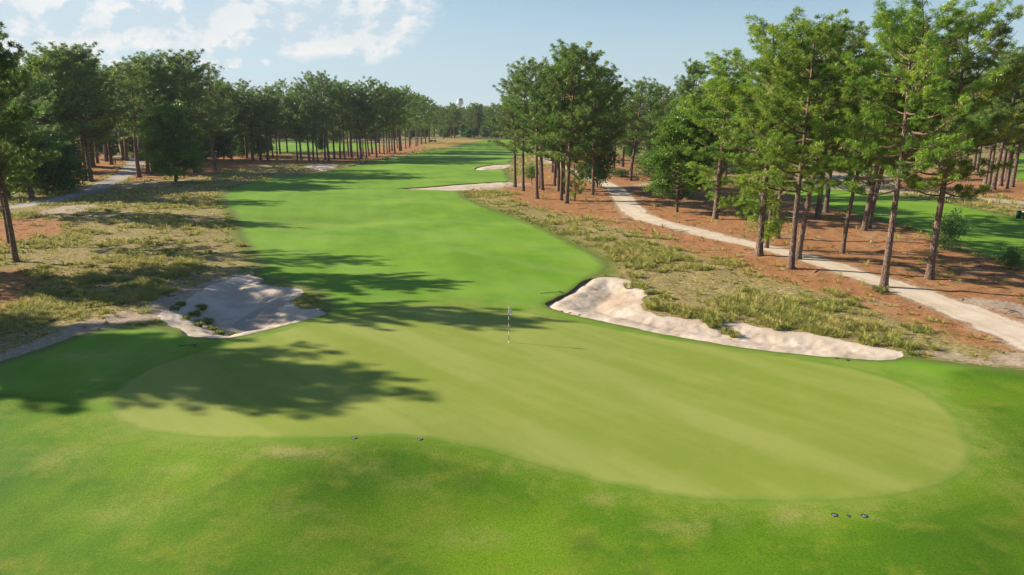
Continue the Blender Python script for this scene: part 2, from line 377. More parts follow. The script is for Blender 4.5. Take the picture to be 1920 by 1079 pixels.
# ------------------------------------------------------------------ ground materials
def m_turf(name, isgreen):
    m, t = newmat(name); P = t.pos()
    big = t.noise(P, 0.09, 4, 0.6); med = t.noise(P, 0.55, 5, 0.65); fine = t.noise(P, 15.0, 3, 0.75); vf = t.noise(P, 55, 2, 0.7)
    streak = t.noise(t.mapping(t.mapping(P, rot=(0, 0, R(47))), sca=(0.045, 0.36, 0.3)), 1.0, 4, 0.55)
    if isgreen:
        c = t.mix(t.ss(streak, 0.36, 0.66), (0.205, 0.262, 0.036), (0.268, 0.305, 0.066))
        c = t.mix(t.math('MULTIPLY', t.ss(med, 0.45, 0.75), 0.25), c, (0.33, 0.33, 0.09))
        col = t.ss(t.attr('green'), 0.10, 0.55)
        c = t.mix(t.ss(t.math('ADD', t.attr('green'), t.math('MULTIPLY', t.math('SUBTRACT', med, .5), 0.6)), 0.02, 0.40), t.mix(t.ss(med, .35, .65), (0.15, 0.235, 0.030), (0.20, 0.26, 0.045)), c)
        fs = 0.10
    else:
        fw = t.mix(t.ss(big, 0.35, 0.65), (0.115, 0.250, 0.010), (0.185, 0.325, 0.026))
        fw = t.mix(t.math('MULTIPLY', t.ss(streak, 0.42, 0.68), 0.40), fw, (0.19, 0.30, 0.065))
        fw = t.mix(t.math('MULTIPLY', t.ss(med, 0.48, 0.72), 0.35), fw, (0.20, 0.28, 0.045))
        mow = t.n('ShaderNodeTexWave'); t.l(t.mapping(P, rot=(0, 0, R(-12))), mow.inputs[0]); mow.inputs['Scale'].default_value = 0.105; mow.inputs['Distortion'].default_value = 1.0; mow.inputs['Detail'].default_value = 1
        fw = t.mix(1.0, fw, t.mix(t.ss(mow.outputs[1], .35, .65), (0.98, 0.98, 0.98), (1.02, 1.02, 1.02)), 'MULTIPLY')
        # strip next to the green is lighter
        ap = t.ss(t.attr('green'), -4.0, -0.1)
        fw = t.mix(t.math('MULTIPLY', ap, 0.6), fw, t.mix(t.ss(med, .4, .6), (0.135, 0.245, 0.022), (0.22, 0.28, 0.06)))
        rg = t.mix(t.ss(big, 0.34, 0.62), (0.068, 0.160, 0.004), (0.140, 0.250, 0.008))
        rg = t.mix(t.math('MULTIPLY', t.ss(med, 0.46, 0.68), 0.75), rg, (0.190, 0.235, 0.022))
        rg = t.mix(t.math('MULTIPLY', t.ss(t.noise(P, 0.28, 4, 0.7), 0.50, 0.70), 0.6), rg, (0.055, 0.130, 0.006))
        c = t.mix(t.ss(t.attr('rough'), -0.6, 0.6), fw, rg)
        cw = t.math('ADD', t.attr('green'), t.math('MULTIPLY', t.math('SUBTRACT', med, .5), 0.35))
        c = t.mix(t.math('MULTIPLY', t.ss(cw, -1.6, -1.0), 0.55), c, t.mix(t.ss(med, .4, .6), (0.135, 0.235, 0.012), (0.195, 0.265, 0.030)))
        c = t.mix(t.math('MULTIPLY', t.ss(cw, -0.30, -0.02), 0.14), c, (0.060, 0.125, 0.008))
        dr = t.math('MULTIPLY', t.attr('dry'), t.ss(t.noise(P, 1.3, 4, 0.7), 0.35, 0.60))
        c = t.mix(t.math('MULTIPLY', dr, 1.0, clamp=True), c, (0.34, 0.30, 0.10))
        c = t.mix(t.ss(t.attr('turf'), 1.2, 0.0), c, t.mix(t.ss(fine, .35, .65), (0.16, 0.17, 0.05), (0.09, 0.13, 0.02)))
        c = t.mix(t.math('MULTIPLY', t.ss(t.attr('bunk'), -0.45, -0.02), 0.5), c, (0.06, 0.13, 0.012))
        fs = 0.40
    if isgreen:
        g = t.mix(fine, (0.85, 0.85, 0.85), (1.15, 1.15, 1.15))
    else:
        amt = t.ss(t.attr('rough'), -0.6, 0.6, 0.35, 1.0)
        fsn = t.ss(t.math('ADD', t.math('MULTIPLY', fine, 0.55), t.math('MULTIPLY', vf, 0.45)), 0.34, 0.68, 0.62, 1.34)
        g0 = t.n('ShaderNodeCombineColor'); [t.l(fsn, g0.inputs[q]) for q in range(3)]
        g = t.mix(amt, (1, 1, 1), g0.outputs[0])
    c = t.mix(1.0, c, g, 'MULTIPLY')
    hgt = t.math('ADD', fine, t.math('MULTIPLY', vf, 0.8))
    t.out(c, 0.85, t.bump(hgt, fs, 0.03), 0.15)
    return m
M_green = m_turf('green_turf', True); M_turf = m_turf('fairway_turf', False)
def m_sand():
    m, t = newmat('bunker_sand'); P = t.pos()
    n1 = t.noise(P, 0.45, 4, 0.6); n2 = t.noise(P, 4.0, 5, 0.7); n3 = t.noise(P, 28, 3, 0.7)
    rake = t.n('ShaderNodeTexWave', bands_direction='DIAGONAL'); t.l(P, rake.inputs[0]); rake.inputs['Scale'].default_value = 2.2
    rake.inputs['Distortion'].default_value = 6; rake.inputs['Detail'].default_value = 2; rake.inputs['Detail Scale'].default_value = 0.6
    c = t.mix(t.ss(n1, 0.35, 0.65), (0.50, 0.40, 0.30), (0.62, 0.52, 0.42))
    c = t.mix(t.math('MULTIPLY', t.ss(n2, 0.55, 0.72), 0.35), c, (0.33, 0.25, 0.18))
    # the damp raked middle of the near left bunker and a tan wear patch in the right one
    for (px, py, rx, ry, colr, k) in [(487, 579, 44, 17, (0.28, 0.25, 0.22), .61), (1155, 556, 62, 24, (0.42, 0.29, 0.19), .55)]:
        a0, b0 = up(px, py); a2, b2 = up(px+rx, py); a3, b3 = up(px, py-ry)
        mp = t.mapping(P, loc=(-a0/abs(a2-a0), -b0/abs(b3-b0), 0), sca=(1/abs(a2-a0), 1/abs(b3-b0), 0))
        ln = t.n('ShaderNodeVectorMath', operation='LENGTH'); t.l(mp, ln.inputs[0])
        dd = t.math('ADD', ln.outputs['Value'], t.math('MULTIPLY', t.math('SUBTRACT', n1, 0.5), 0.7))
        c = t.mix(t.math('MULTIPLY', t.ss(dd, 1.06, 0.90 if k > .6 else 0.2), k), c, colr)
    c = t.mix(t.math('MULTIPLY', t.ss(n3, 0.52, 0.75), 0.3), c, (0.30, 0.24, 0.18))
    hh = t.math('ADD', t.math('MULTIPLY', n2, 0.7), t.math('ADD', t.math('MULTIPLY', n3, 0.7), t.math('MULTIPLY', rake.outputs[1], 0.25)))
    t.out(c, 0.95, t.bump(hh, 0.55, 0.06), 0.1); return m
M_sand = m_sand()
def m_path(name, c1, c2, c3):
    m, t = newmat(name); P = t.pos()
    n1 = t.noise(P, 0.5, 5, 0.65); n2 = t.noise(P, 5, 4, 0.7); n3 = t.noise(P, 40, 2)
    c = t.mix(t.ss(n1, .35, .65), c1, c2)
    c = t.mix(t.math('MULTIPLY', t.ss(n2, .55, .70), 0.45), c, c3)
    c = t.mix(t.math('MULTIPLY', t.ss(n3, .58, .70), 0.35), c, (0.12, 0.08, 0.05))
    e = t.math('ADD', t.attr('pd'), t.math('MULTIPLY', t.math('SUBTRACT', n2, 0.5), 1.6))
    c = t.mix(t.math('MULTIPLY', t.ss(e, 0.30, -0.15), 0.65), c, t.mix(n3, (0.22, 0.11, 0.05), (0.40, 0.24, 0.12)))
    c = t.mix(t.math('MULTIPLY', t.ss(t.math('ABSOLUTE', t.math('SUBTRACT', t.attr('pd'), 0.75)), 0.28, 0.10), 0.30), c, c3)
    t.out(c, 0.95, t.bump(t.math('ADD', n2, n3), 0.45, 0.03), 0.1); return m
M_p0 = m_path('sandy_path', (0.56, 0.46, 0.345), (0.66, 0.56, 0.44), (0.45, 0.32, 0.21))
M_p1 = m_path('gravel_path', (0.36, 0.31, 0.25), (0.44, 0.37, 0.29), (0.28, 0.22, 0.16))
M_p2 = m_path('grey_road', (0.34, 0.31, 0.28), (0.43, 0.39, 0.34), (0.26, 0.20, 0.15))
def m_native():
    m, t = newmat('native_ground'); P = t.pos()
    n0 = t.noise(P, 0.16, 3, 0.6); n1 = t.noise(P, 0.8, 5, 0.7); n2 = t.noise(P, 4.0, 5, 0.75); n3 = t.noise(P, 16, 4, 0.8)
    st = t.noise(t.mapping(P, sca=(1, 1, 1)), 60, 2, 0.6)
    grass = t.mix(t.ss(n2, .38, .62), (0.210, 0.170, 0.050), (0.440, 0.350, 0.145))
    grass = t.mix(t.math('MULTIPLY', t.ss(n1, .52, .68), 0.6), grass, (0.15, 0.185, 0.030))
    grass = t.mix(t.math('MULTIPLY', t.ss(n0, .50, .70), 0.55), grass, (0.27, 0.195, 0.085))
    sand = t.mix(t.ss(n2, .35, .65), (0.36, 0.27, 0.18), (0.52, 0.42, 0.33))
    sand = t.mix(t.math('MULTIPLY', t.ss(n3, .55, .68), 0.4), sand, (0.20, 0.14, 0.08))
    c = t.mix(t.math('MULTIPLY', t.ss(n2, .50, .60), t.ss(n1, .44, .56)), grass, sand)
    # pine straw
    straw = t.mix(t.ss(n2, .35, .65), (0.290, 0.128, 0.050), (0.480, 0.242, 0.108))
    straw = t.mix(t.math('MULTIPLY', t.ss(n3, .50, .68), 0.6), straw, (0.52, 0.33, 0.18))
    straw = t.mix(t.math('MULTIPLY', t.ss(t.noise(P, 9, 4, .7), .56, .70), 0.65), straw, (0.095, 0.042, 0.022))
    straw = t.mix(t.math('MULTIPLY', t.ss(n0, .46, .66), t.ss(n1, .48, .60, 0, .6)), straw, (0.42, 0.33, 0.22))
    sk = t.math('ADD', t.attr('straw'), t.math('ADD', t.math('MULTIPLY', t.math('SUBTRACT', n1, .5), 5.5), t.math('MULTIPLY', t.math('SUBTRACT', n2, .5), 3.0)))
    c = t.mix(t.ss(sk, -2.4, -0.4), c, straw)
    gk = t.math('ADD', t.attr('gold'), t.math('MULTIPLY', t.math('SUBTRACT', n1, .5), 3))
    c = t.mix(t.ss(gk, -1.0, 1.0), c, t.mix(n2, (0.30, 0.19, 0.055), (0.40, 0.29, 0.10)))
    ak = t.math('ADD', t.attr('sandp'), t.math('ADD', t.math('MULTIPLY', t.math('SUBTRACT', n1, .5), 3.5), t.math('MULTIPLY', t.math('SUBTRACT', n2, .5), 2.0)))
    c = t.mix(t.ss(ak, -0.5, 0.5), c, sand)
    c = t.mix(t.math('MULTIPLY', t.ss(t.math('ADD', t.attr('pd'), t.math('MULTIPLY', t.math('SUBTRACT', n2, .5), 2.2)), -0.9, 0.1), 0.7), c, sand)
    # greener fringe beside the mown turf
    ed = t.math('ADD', t.attr('turf'), t.math('MULTIPLY', t.math('SUBTRACT', n1, .5), 3.0))
    c = t.mix(t.math('MULTIPLY', t.ss(ed, -1.8, -0.2), t.ss(ak, 0.3, -0.6, 0, .8)), c, t.mix(n2, (0.10, 0.17, 0.018), (0.19, 0.24, 0.045)))
    hh = t.math('ADD', t.math('MULTIPLY', n2, 1.6), n3)
    t.out(c, 0.95, t.bump(hh, 0.8, 0.08), 0.1); return m
M_nat = m_native()

def lip(D): return 0.30*sm(D[:, KI['turf']], -0.6, 0.6)*np.where(np.hypot(D[:, 0], D[:, 1]) > 80, 0.6, 0.9)
def dz_sand(D):
    r = np.hypot(D[:, 0], D[:, 1])
    f = np.maximum(D[:, KI['bunk']], 0)
    return -lip(D)-np.where(r > 80, 0.0, np.where(D[:, 0] < 0, 0.85, 0.5))*sm(f, 0, 3.6)+np.where(r > 80, 0.30, 0.0)*sm(f, 0, 2.5)+0.05*(fbm(D[:, 0]/2.4, D[:, 1]/2.4, 2, 88)-0.5)*sm(f, 0, 1)
tag(zmesh('ground', zone['nat'], M_nat), kind='structure')
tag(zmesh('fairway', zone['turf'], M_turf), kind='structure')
tag(zmesh('putting_green', zone['green'], M_green), kind='structure')
tag(zmesh('bunker_sand', zone['bunk'], M_sand, dz_sand), kind='structure')
for k, mm in enumerate((M_p0, M_p1, M_p2)):
    tag(zmesh(PATHS[k][0], zone['p%d' % k], mm), kind='structure')
# turf face around the bunkers
m, t = newmat('bunker_face'); P = t.pos()
t.out(t.mix(t.ss(t.noise(P, 6, 4, .7), .4, .6), (0.10, 0.13, 0.03), (0.19, 0.14, 0.075)), 0.95, t.bump(t.noise(P, 12, 3), 0.6, 0.05), 0.1); M_face = m
E = iso_b; top = DATA[E.ravel()]; lp = lip(top); msk = (lp.reshape(-1, 2) > 0.02).all(1)
E = E[msk]; top = DATA[E.ravel()]; lp = lip(top)
V = np.concatenate([top[:, :3], top[:, :3]-np.stack([0*lp, 0*lp, lp+0.05], 1)]); n = len(E); k0 = np.arange(n)*2
tag(obj('bunker_face', mesh('bunker_face', V, np.stack([k0, k0+1, k0+1+2*n, k0+2*n], 1), [M_face])), kind='structure')

# ------------------------------------------------------------------ trees
def m_leaf(name, dark, mid, lite, trans=0.30):
    m, t = newmat(name); tn = t.attr('tint')
    c = t.mix(t.ss(tn, 0.0, 0.5), dark, mid); c = t.mix(t.ss(tn, 0.5, 1.0), c, lite)
    info = t.n('ShaderNodeObjectInfo')
    hs = t.n('ShaderNodeHueSaturation'); t.l(c, hs.inputs['Color'])
    t.l(t.math('MULTIPLY_ADD', info.outputs['Random'], 0.035, 0.4825), hs.inputs['Hue'])
    t.l(t.math('MULTIPLY_ADD', info.outputs['Random'], 0.35, 0.82), hs.inputs['Value'])
    p, o = t.out(hs.outputs[0], 0.42, None, 0.45)
    tr = t.n('ShaderNodeBsdfTranslucent'); t.l(t.mix(0.5, hs.outputs[0], lite), tr.inputs[0])
    ms = t.n('ShaderNodeMixShader'); ms.inputs[0].default_value = trans
    t.l(p.outputs[0], ms.inputs[1]); t.l(tr.outputs[0], ms.inputs[2]); t.l(ms.outputs[0], o.inputs[0])
    return m
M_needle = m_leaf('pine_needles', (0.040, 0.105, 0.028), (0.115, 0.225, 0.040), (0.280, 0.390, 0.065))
M_needle_warm = m_leaf('sunlit_tinted_needles', (0.050, 0.130, 0.016), (0.160, 0.290, 0.030), (0.370, 0.480, 0.060), 0.34)  # lit copy of the needles, sunshine put into the brighter colour
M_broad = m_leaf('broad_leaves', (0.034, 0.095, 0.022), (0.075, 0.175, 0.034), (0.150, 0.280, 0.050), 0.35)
M_oak = m_leaf('bright_green_leaves', (0.045, 0.125, 0.018), (0.120, 0.250, 0.026), (0.240, 0.380, 0.040), 0.35)  # brighter green leaves of the oaks
M_bright = m_leaf('young_leaves', (0.06, 0.15, 0.012), (0.12, 0.25, 0.02), (0.19, 0.33, 0.03), 0.4)
def m_bark():
    m, t = newmat('pine_bark'); P = t.n('ShaderNodeTexCoord').outputs['Object']
    Q = t.mapping(P, sca=(1, 1, 0.28)); vo = t.n('ShaderNodeTexVoronoi', feature='DISTANCE_TO_EDGE'); t.l(Q, vo.inputs['Vector']); vo.inputs['Scale'].default_value = 9
    n1 = t.noise(Q, 5, 4, .7); sepz = t.n('ShaderNodeSeparateXYZ'); t.l(P, sepz.inputs[0])
    c = t.mix(t.ss(n1, .35, .65), (0.155, 0.105, 0.082), (0.27, 0.185, 0.145))
    c = t.mix(t.ss(sepz.outputs[2], 5, 15, 0, .6), c, (0.30, 0.19, 0.125))
    c = t.mix(t.ss(vo.outputs[0], 0.12, 0.0), c, (0.045, 0.032, 0.026))
    t.out(c, 0.9, t.bump(t.ss(vo.outputs[0], 0.0, 0.25), 0.8, 0.04), 0.15); return m
M_bark = m_bark()
m, t = newmat('dead_wood'); t.out(t.mix(t.noise(t.pos(), 3, 3), (0.20, 0.17, 0.145), (0.30, 0.265, 0.23)), 0.85); M_dead = m

class Tubes:
    def __init__(s): s.V = []; s.F = []; s.n = 0; s.M = []
    def add(s, pts, rad, ns=6, mi=0):
        pts = np.array(pts, float); k = len(pts)
        T = np.gradient(pts, axis=0); T /= np.linalg.norm(T, axis=1)[:, None]+1e-9
        ref = np.array([0, 0, 1.0]) if abs(T[0][2]) < 0.9 else np.array([1.0, 0, 0])
        A = np.cross(T, ref); A /= np.linalg.norm(A, axis=1)[:, None]+1e-9; B = np.cross(T, A)
        th = np.arange(ns)*2*math.pi/ns; rad = np.array(rad)[:, None, None]
        ring = pts[:, None, :]+rad*(np.cos(th)[None, :, None]*A[:, None, :]+np.sin(th)[None, :, None]*B[:, None, :])
        s.V.append(ring.reshape(-1, 3)); i = np.arange(k-1)[:, None]*ns; j = np.arange(ns)[None, :]; j2 = (j+1) % ns
        f = np.stack([i+j, i+j2, i+ns+j2, i+ns+j], -1).reshape(-1, 4)+s.n
        s.F.append(f); s.M += [mi]*len(f); s.n += k*ns
    def mesh(s, name, mats):
        me = mesh(name, np.concatenate(s.V), np.concatenate(s.F), mats, smooth=True)
        me.polygons.foreach_set('material_index', np.array(s.M, dtype=np.int32)); return me
def unit(v): return v/(np.linalg.norm(v, axis=-1, keepdims=True)+1e-9)
def tufts(rng, C, Dr, tint, K, L, w):
    """bursts of needles: K thin blades spread about each direction"""
    N = len(C); d = unit(Dr[:, None, :]*0.75+rng.normal(0, 0.62, (N, K, 3)))
    Ln = L*rng.uniform(0.65, 1.15, (N, K, 1)); side = unit(np.cross(d, rng.normal(0, 1, (N, K, 3))))*w
    base = C[:, None, :]+rng.normal(0, 0.05, (N, K, 3)); tip = base+d*Ln; tip[..., 2] -= 0.04
    mid = base+d*Ln*0.45
    V = np.stack([base, mid+side, tip, mid-side], 2).reshape(-1, 3)
    F4 = np.arange(N*K*4).reshape(-1, 4)
    tt = np.repeat(np.clip(tint[:, None]+rng.normal(0, 0.12, (N, K)), 0, 1).ravel(), 4)
    return V, F4, tt
def leaves(rng, C, tint, K, spread, size):
    N = len(C); p = C[:, None, :]+rng.normal(0, 1, (N, K, 3))*np.array([spread, spread, spread*0.6])
    a = unit(rng.normal(0, 1, (N, K, 3))); nrm = unit(rng.normal(0, 1, (N, K, 3))+np.array([0, 0, 0.8])); b = unit(np.cross(nrm, a)); a = np.cross(b, nrm)
    s = size*rng.uniform(0.6, 1.2, (N, K, 1))
    V = np.stack([p-a*s, p-b*s*0.55, p+a*s, p+b*s*0.55], 2).reshape(-1, 3); F4 = np.arange(N*K*4).reshape(-1, 4)
    tt = np.repeat(np.clip(tint[:, None]+rng.normal(0, 0.12, (N, K)), 0, 1).ravel(), 4)
    return V, F4, tt
def make_pine(seed, Ht=20.0, Rc=4.2, cb=0.38, nl=40, lean=0.0, sparse=0.0, fork=False, mat=None, topk=1.0, K=13, dead=3, low=False):
    rng = np.random.default_rng(seed); tb = Tubes()
    zs = np.linspace(0, 1, 14); ph = rng.uniform(0, 6.28)
    def axis(z): return np.array([lean*Ht*z**1.3+0.22*math.sin(z*5+ph)*z, 0.25*math.sin(z*4+ph*2)*z, z*Ht])
    r0 = 0.0125*Ht+0.03
    pts = [axis(z) for z in zs]; rr = [r0*(1-0.80*z)*(1+0.45*math.exp(-z*60)) for z in zs]
    pts.insert(0, pts[0]-np.array([0, 0, 0.5])); rr.insert(0, rr[0]); pts.insert(2, axis(0.02)); rr.insert(2, r0*1.12)
    tb.add(pts, rr, 10)
    C = []; Dr = []; Ti = []; az = rng.uniform(0, 6.28)
    tops = [(cb+(0.98-cb)*((k+rng.uniform(0, 1))/nl)**0.92) for k in range(nl)]
    for z in tops:
        q = (z-cb)/(1-cb)
        prof = float(np.interp(q, [0, .12, .3, .5, .7, .86, .96, 1], [.55, .92, 1.08, 1.05, .88, .62, .36, .2]))
        az += 2.399+rng.normal(0, 0.5)
        Lm = Rc*prof*rng.uniform(0.55, 1.12)*(topk if q > 0.7 else 1)
        el = R(rng.uniform(-14, 18)+q*36)
        hd = np.array([math.cos(az), math.sin(az), 0]); st = axis(z)
        bend = rng.uniform(0.05, 0.35); swing = rng.normal(0, 0.35); sidev = np.array([-hd[1], hd[0], 0])
        P = [st+hd*math.cos(el)*Lm*s+sidev*swing*Lm*s*s*0.5+np.array([0, 0, 1])*(math.sin(el)*Lm*s+bend*Lm*s*s*0.6-0.10*Lm*math.sin(s*3.1)) for s in np.linspace(0, 1, 7)]
        rb = (0.022+0.020*Lm)*(1.0-0.4*q)
        tb.add(P, [rb*(1-0.82*s) for s in np.linspace(0, 1, 7)], 5)
        P = np.array(P); ct = rng.uniform(0.15, 0.85)
        ns = max(3, int(Lm*2.1))
        for b in range(ns):
            s = 0.30+0.70*(b+rng.uniform(0, 1))/ns
            if b == ns-1: s = 1.0
            f = s*6; i0 = min(int(f), 5); p0 = P[i0]+(P[i0+1]-P[i0])*(f-i0)
            dirm = unit(P[min(i0+1, 6)]-P[i0]); sg = 1 if b % 2 else -1
            dv = unit(dirm*rng.uniform(0.3, 0.9)+sidev*sg*rng.uniform(0.4, 1.0)+np.array([0, 0, rng.uniform(-0.1, 0.6)]))
            if b == ns-1: dv = dirm
            L2 = (0.55+0.22*Lm*(1.15-s))*rng.uniform(0.7, 1.3)
            pe = p0+dv*L2+np.array([0, 0, 0.12*L2])
            tb.add([p0, (p0+pe)/2+np.array([0, 0, -0.03]), pe], [rb*0.35, rb*0.25, 0.012], 3)
            if rng.uniform() < sparse: continue
            nt = int(rng.integers(8, 13)); ss_ = 1-0.75*rng.uniform(0, 1, nt)**2.2
            c = p0+(pe-p0)*ss_[:, None]+rng.normal(0, 1, (nt, 3))*np.array([0.17, 0.17, 0.10])+np.array([0, 0, 0.1])
            ct2 = rng.uniform(-.32, .32)
            C.append(c); Dr.append(unit(dv+rng.normal(0, 0.4, (nt, 3))+np.array([0, 0, 0.35])))
            Ti.append(np.clip(ct*0.5+0.2+ct2+0.15*rng.uniform(0, 1, nt)+0.1*q, 0, 1))
    for k in range(dead):
        z = rng.uniform(cb*0.55, cb*1.3); az = rng.uniform(0, 6.28); L = rng.uniform(0.5, 1.5); hd = np.array([math.cos(az), math.sin(az), 0]); st = axis(z)
        P = [st, st+hd*L*0.35+np.array([0, 0, .1*L]), st+hd*L*0.7+np.array([.1*L, 0, .05*L]), st+hd*L+np.array([0.05*L, .03*L, .10*L])]
        tb.add(P, [0.04, 0.03, 0.02, 0.008], 5, 1)
        tb.add([P[2], P[2]+np.array([hd[1], -hd[0], 0.3])*0.35*L], [0.02, 0.008], 4, 1)
    if fork:
        for k in range(7):
            z = rng.uniform(0.62, 0.82); st = axis(z); az = rng.uniform(-0.9, 1.2); L = Ht*(1.0-z)*rng.uniform(0.9, 1.25)
            P = [st+np.array([math.sin(az)*L*s*0.45+rng.normal(0, .06), rng.normal(0, .1)*s, L*s]) for s in np.linspace(0, 1, 6)]
            tb.add(P, [0.09*(1-.85*s) for s in np.linspace(0, 1, 6)], 5, 1)
            for b in range(5):
                p = P[2+b % 4]; e = p+np.array([rng.normal(0, .7), rng.normal(0, .5), rng.uniform(.4, 1.1)]); tb.add([p, (p+e)/2+.05, e], [.03, .02, .007], 3, 1)
    if low:
        for k in range(9):
            z = rng.uniform(0.06, 0.30); az = rng.uniform(0, 6.28); L = rng.uniform(0.6, 1.7); hd = np.array([math.cos(az), math.sin(az), 0.1]); st = axis(z)
            tb.add([st, st+hd*L*.5, st+hd*L], [.04, .03, .01], 4); nt = 26
            C.append(st+hd*L*rng.uniform(.4, 1.1, (nt, 1))+rng.normal(0, .30, (nt, 3))); Dr.append(unit(hd+rng.normal(0, .5, (nt, 3)))); Ti.append(rng.uniform(.4, 1, nt))
    # leader tip
    c = axis(0.99)+rng.normal(0, 0.3, (18, 3)); C.append(c); Dr.append(np.tile([0, 0, 1.0], (18, 1))); Ti.append(rng.uniform(.3, .8, 18))
    C = np.concatenate(C); Dr = np.concatenate(Dr); Ti = np.concatenate(Ti)
    V, F4, tt = tufts(rng, C, Dr, Ti, K+(5 if mat is not None else 0), 0.35 if mat is not None else 0.33, 0.018 if mat is not None else 0.027)
    return dict(H=Ht, R=Rc, trunk=tb.mesh('pine_trunk', [M_bark, M_dead]), crown=mesh('pine_crown', V, F4, [mat or M_needle], {'tint': tt}), C=C, Ti=Ti)
def make_broad(seed, Ht=12.0, Rc=4.0, cb=0.18, nl=46, mat=None, size=0.13, K=30, trunk_r=0.2):
    rng = np.random.default_rng(seed); tb = Tubes()
    ax = [np.array([0.12*math.sin(z*5), 0.1*math.sin(z*7), z*Ht*0.9]) for z in np.linspace(0, 1, 10)]
    tb.add([ax[0]-np.array([0, 0, .4])]+ax, [trunk_r*1.3]+[trunk_r*(1.15-z) for z in np.linspace(0, 1, 10)], 9)
    C = []; Ti = []; az = 0
    for k in range(nl):
        q = (k+rng.uniform(0, 1))/nl; z = cb+(0.96-cb)*q; az += 2.399+rng.normal(0, .4)
        prof = math.sqrt(max(0.02, 1-((q-0.38)/0.66)**2)); Lm = Rc*prof*rng.uniform(0.6, 1.08)
        hd = np.array([math.cos(az), math.sin(az), 0]); el = R(rng.uniform(5, 30)+q*40); st = np.array([0, 0, z*Ht*0.86])
        P = np.array([st+hd*math.cos(el)*Lm*s+np.array([0, 0, math.sin(el)*Lm*s*0.7-0.10*Lm*s*s*(1-q)]) for s in np.linspace(0, 1, 6)])
        tb.add(P, [(0.018*Lm+.015)*(1-.8*s) for s in np.linspace(0, 1, 6)], 5)
        nc = max(4, int(Lm*5)); s = rng.uniform(0.25, 1.03, nc)**0.75
        idx = np.clip(s*5, 0, 4.999); i0 = idx.astype(int); p = P[i0]+(P[np.minimum(i0+1, 5)]-P[i0])*(idx-i0)[:, None]
        p = p+rng.normal(0, 1, (nc, 3))*np.array([.42, .42, .32])*(0.4+s[:, None])
        p[:, 2] = np.maximum(p[:, 2], cb*Ht*0.55)
        C.append(p); Ti.append(np.clip(rng.uniform(0.15, 0.75)+rng.normal(0, .12, nc), 0, 1))
    C = np.concatenate(C); Ti = np.concatenate(Ti)
    V, F4, tt = leaves(rng, C, Ti, K, 0.26, size)
    return dict(H=Ht, R=Rc, trunk=tb.mesh('leafy_trunk', [M_bark, M_dead]), crown=mesh('leafy_crown', V, F4, [mat or M_broad], {'tint': tt}), C=C, Ti=Ti)
W = M_needle_warm
PR = {
 'a': make_pine(1, 21, 4.6, 0.30, 46), 'b': make_pine(2, 22, 3.6, 0.38, 40), 'c': make_pine(3, 21, 4.0, 0.36, 38, sparse=0.15),
 'd': make_pine(4, 20, 3.0, 0.34, 40), 'e': make_pine(5, 22, 3.9, 0.33, 44, lean=0.05),
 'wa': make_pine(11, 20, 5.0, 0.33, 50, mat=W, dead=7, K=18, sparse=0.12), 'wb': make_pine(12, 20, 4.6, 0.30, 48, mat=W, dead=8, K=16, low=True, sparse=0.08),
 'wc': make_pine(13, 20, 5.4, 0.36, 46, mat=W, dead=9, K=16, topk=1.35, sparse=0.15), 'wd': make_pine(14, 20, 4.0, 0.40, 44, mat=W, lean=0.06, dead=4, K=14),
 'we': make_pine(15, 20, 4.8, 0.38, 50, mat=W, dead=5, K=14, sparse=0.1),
 'fork': make_pine(21, 21, 4.4, 0.42, 40, fork=True), 'dense': make_pine(22, 21, 5.4, 0.28, 70, K=14), 'thick': make_pine(24, 21, 5.0, 0.30, 84, K=20), 'low': make_pine(23, 8, 2.0, 0.12, 30, mat=W),
 'oak': make_broad(31, 13, 4.6, 0.10, 72, size=0.15, mat=M_oak), 'oak2': make_broad(32, 15, 5.4, 0.20, 80, size=0.14, mat=M_oak), 'young': make_broad(33, 4.4, 1.9, 0.34, 26, mat=M_bright, size=0.10, K=24, trunk_r=0.09),
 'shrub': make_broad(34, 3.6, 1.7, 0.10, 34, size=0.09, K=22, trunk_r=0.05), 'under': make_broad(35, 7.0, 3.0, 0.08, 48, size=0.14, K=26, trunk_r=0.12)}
def topz(y, topy):
    k = (H0/2-topy)/F; return H+y*(k*CP-SP)/(CP+k*SP)
rt = random.Random(5)
TILT = {(1620, 432): (.085, 0), (1627, 428): (.07, 0), (1496, 486): (.03, 0), (1062, 382): (.05, 0), (1052, 376): (.02, 0), (261, 333): (-.035, 0), (1657, 538): (0, 0), (1742, 523): (.02, .5), (1483, 504): (0, 1.0), (1423, 479): (.01, 2.0), (30, 490): (0, .5)}
def plant(x, y, h, rc, kind, name='pine_tree', label=None, cat='tree', group=None, tilt=0.0, rz=None):
    p = PR[kind]
    e = empty(name, (x, y, gz(x, y)-0.05), rt.uniform(0, 6.28) if rz is None else rz)
    e.rotation_euler[1] = tilt
    s = h/p['H']; w = rc/p['R']
    wt = 0.5*(s+w)
    e.scale = (wt if rc is None else w, w, s)
    for nm in ('trunk', 'crown'):
        o = obj(nm, p[nm], e)
    tag(e, label, cat, group); return e
def tree(px, py, topy, hw, kind, label, group=None, name='pine_tree', tilt=None, rz=None):
    if tilt is None: tilt, rz = TILT.get((px, py), (rt.uniform(-.035, .035), None)) if name == 'pine_tree' else (0, None)
    x, y = up(px, py); h = topz(y, topy)-gz(x, y); depth = y*CP+H*SP
    return plant(x, y, max(1.0, h*0.985), hw/F*depth, kind, name, label, 'tree', group, tilt, rz)
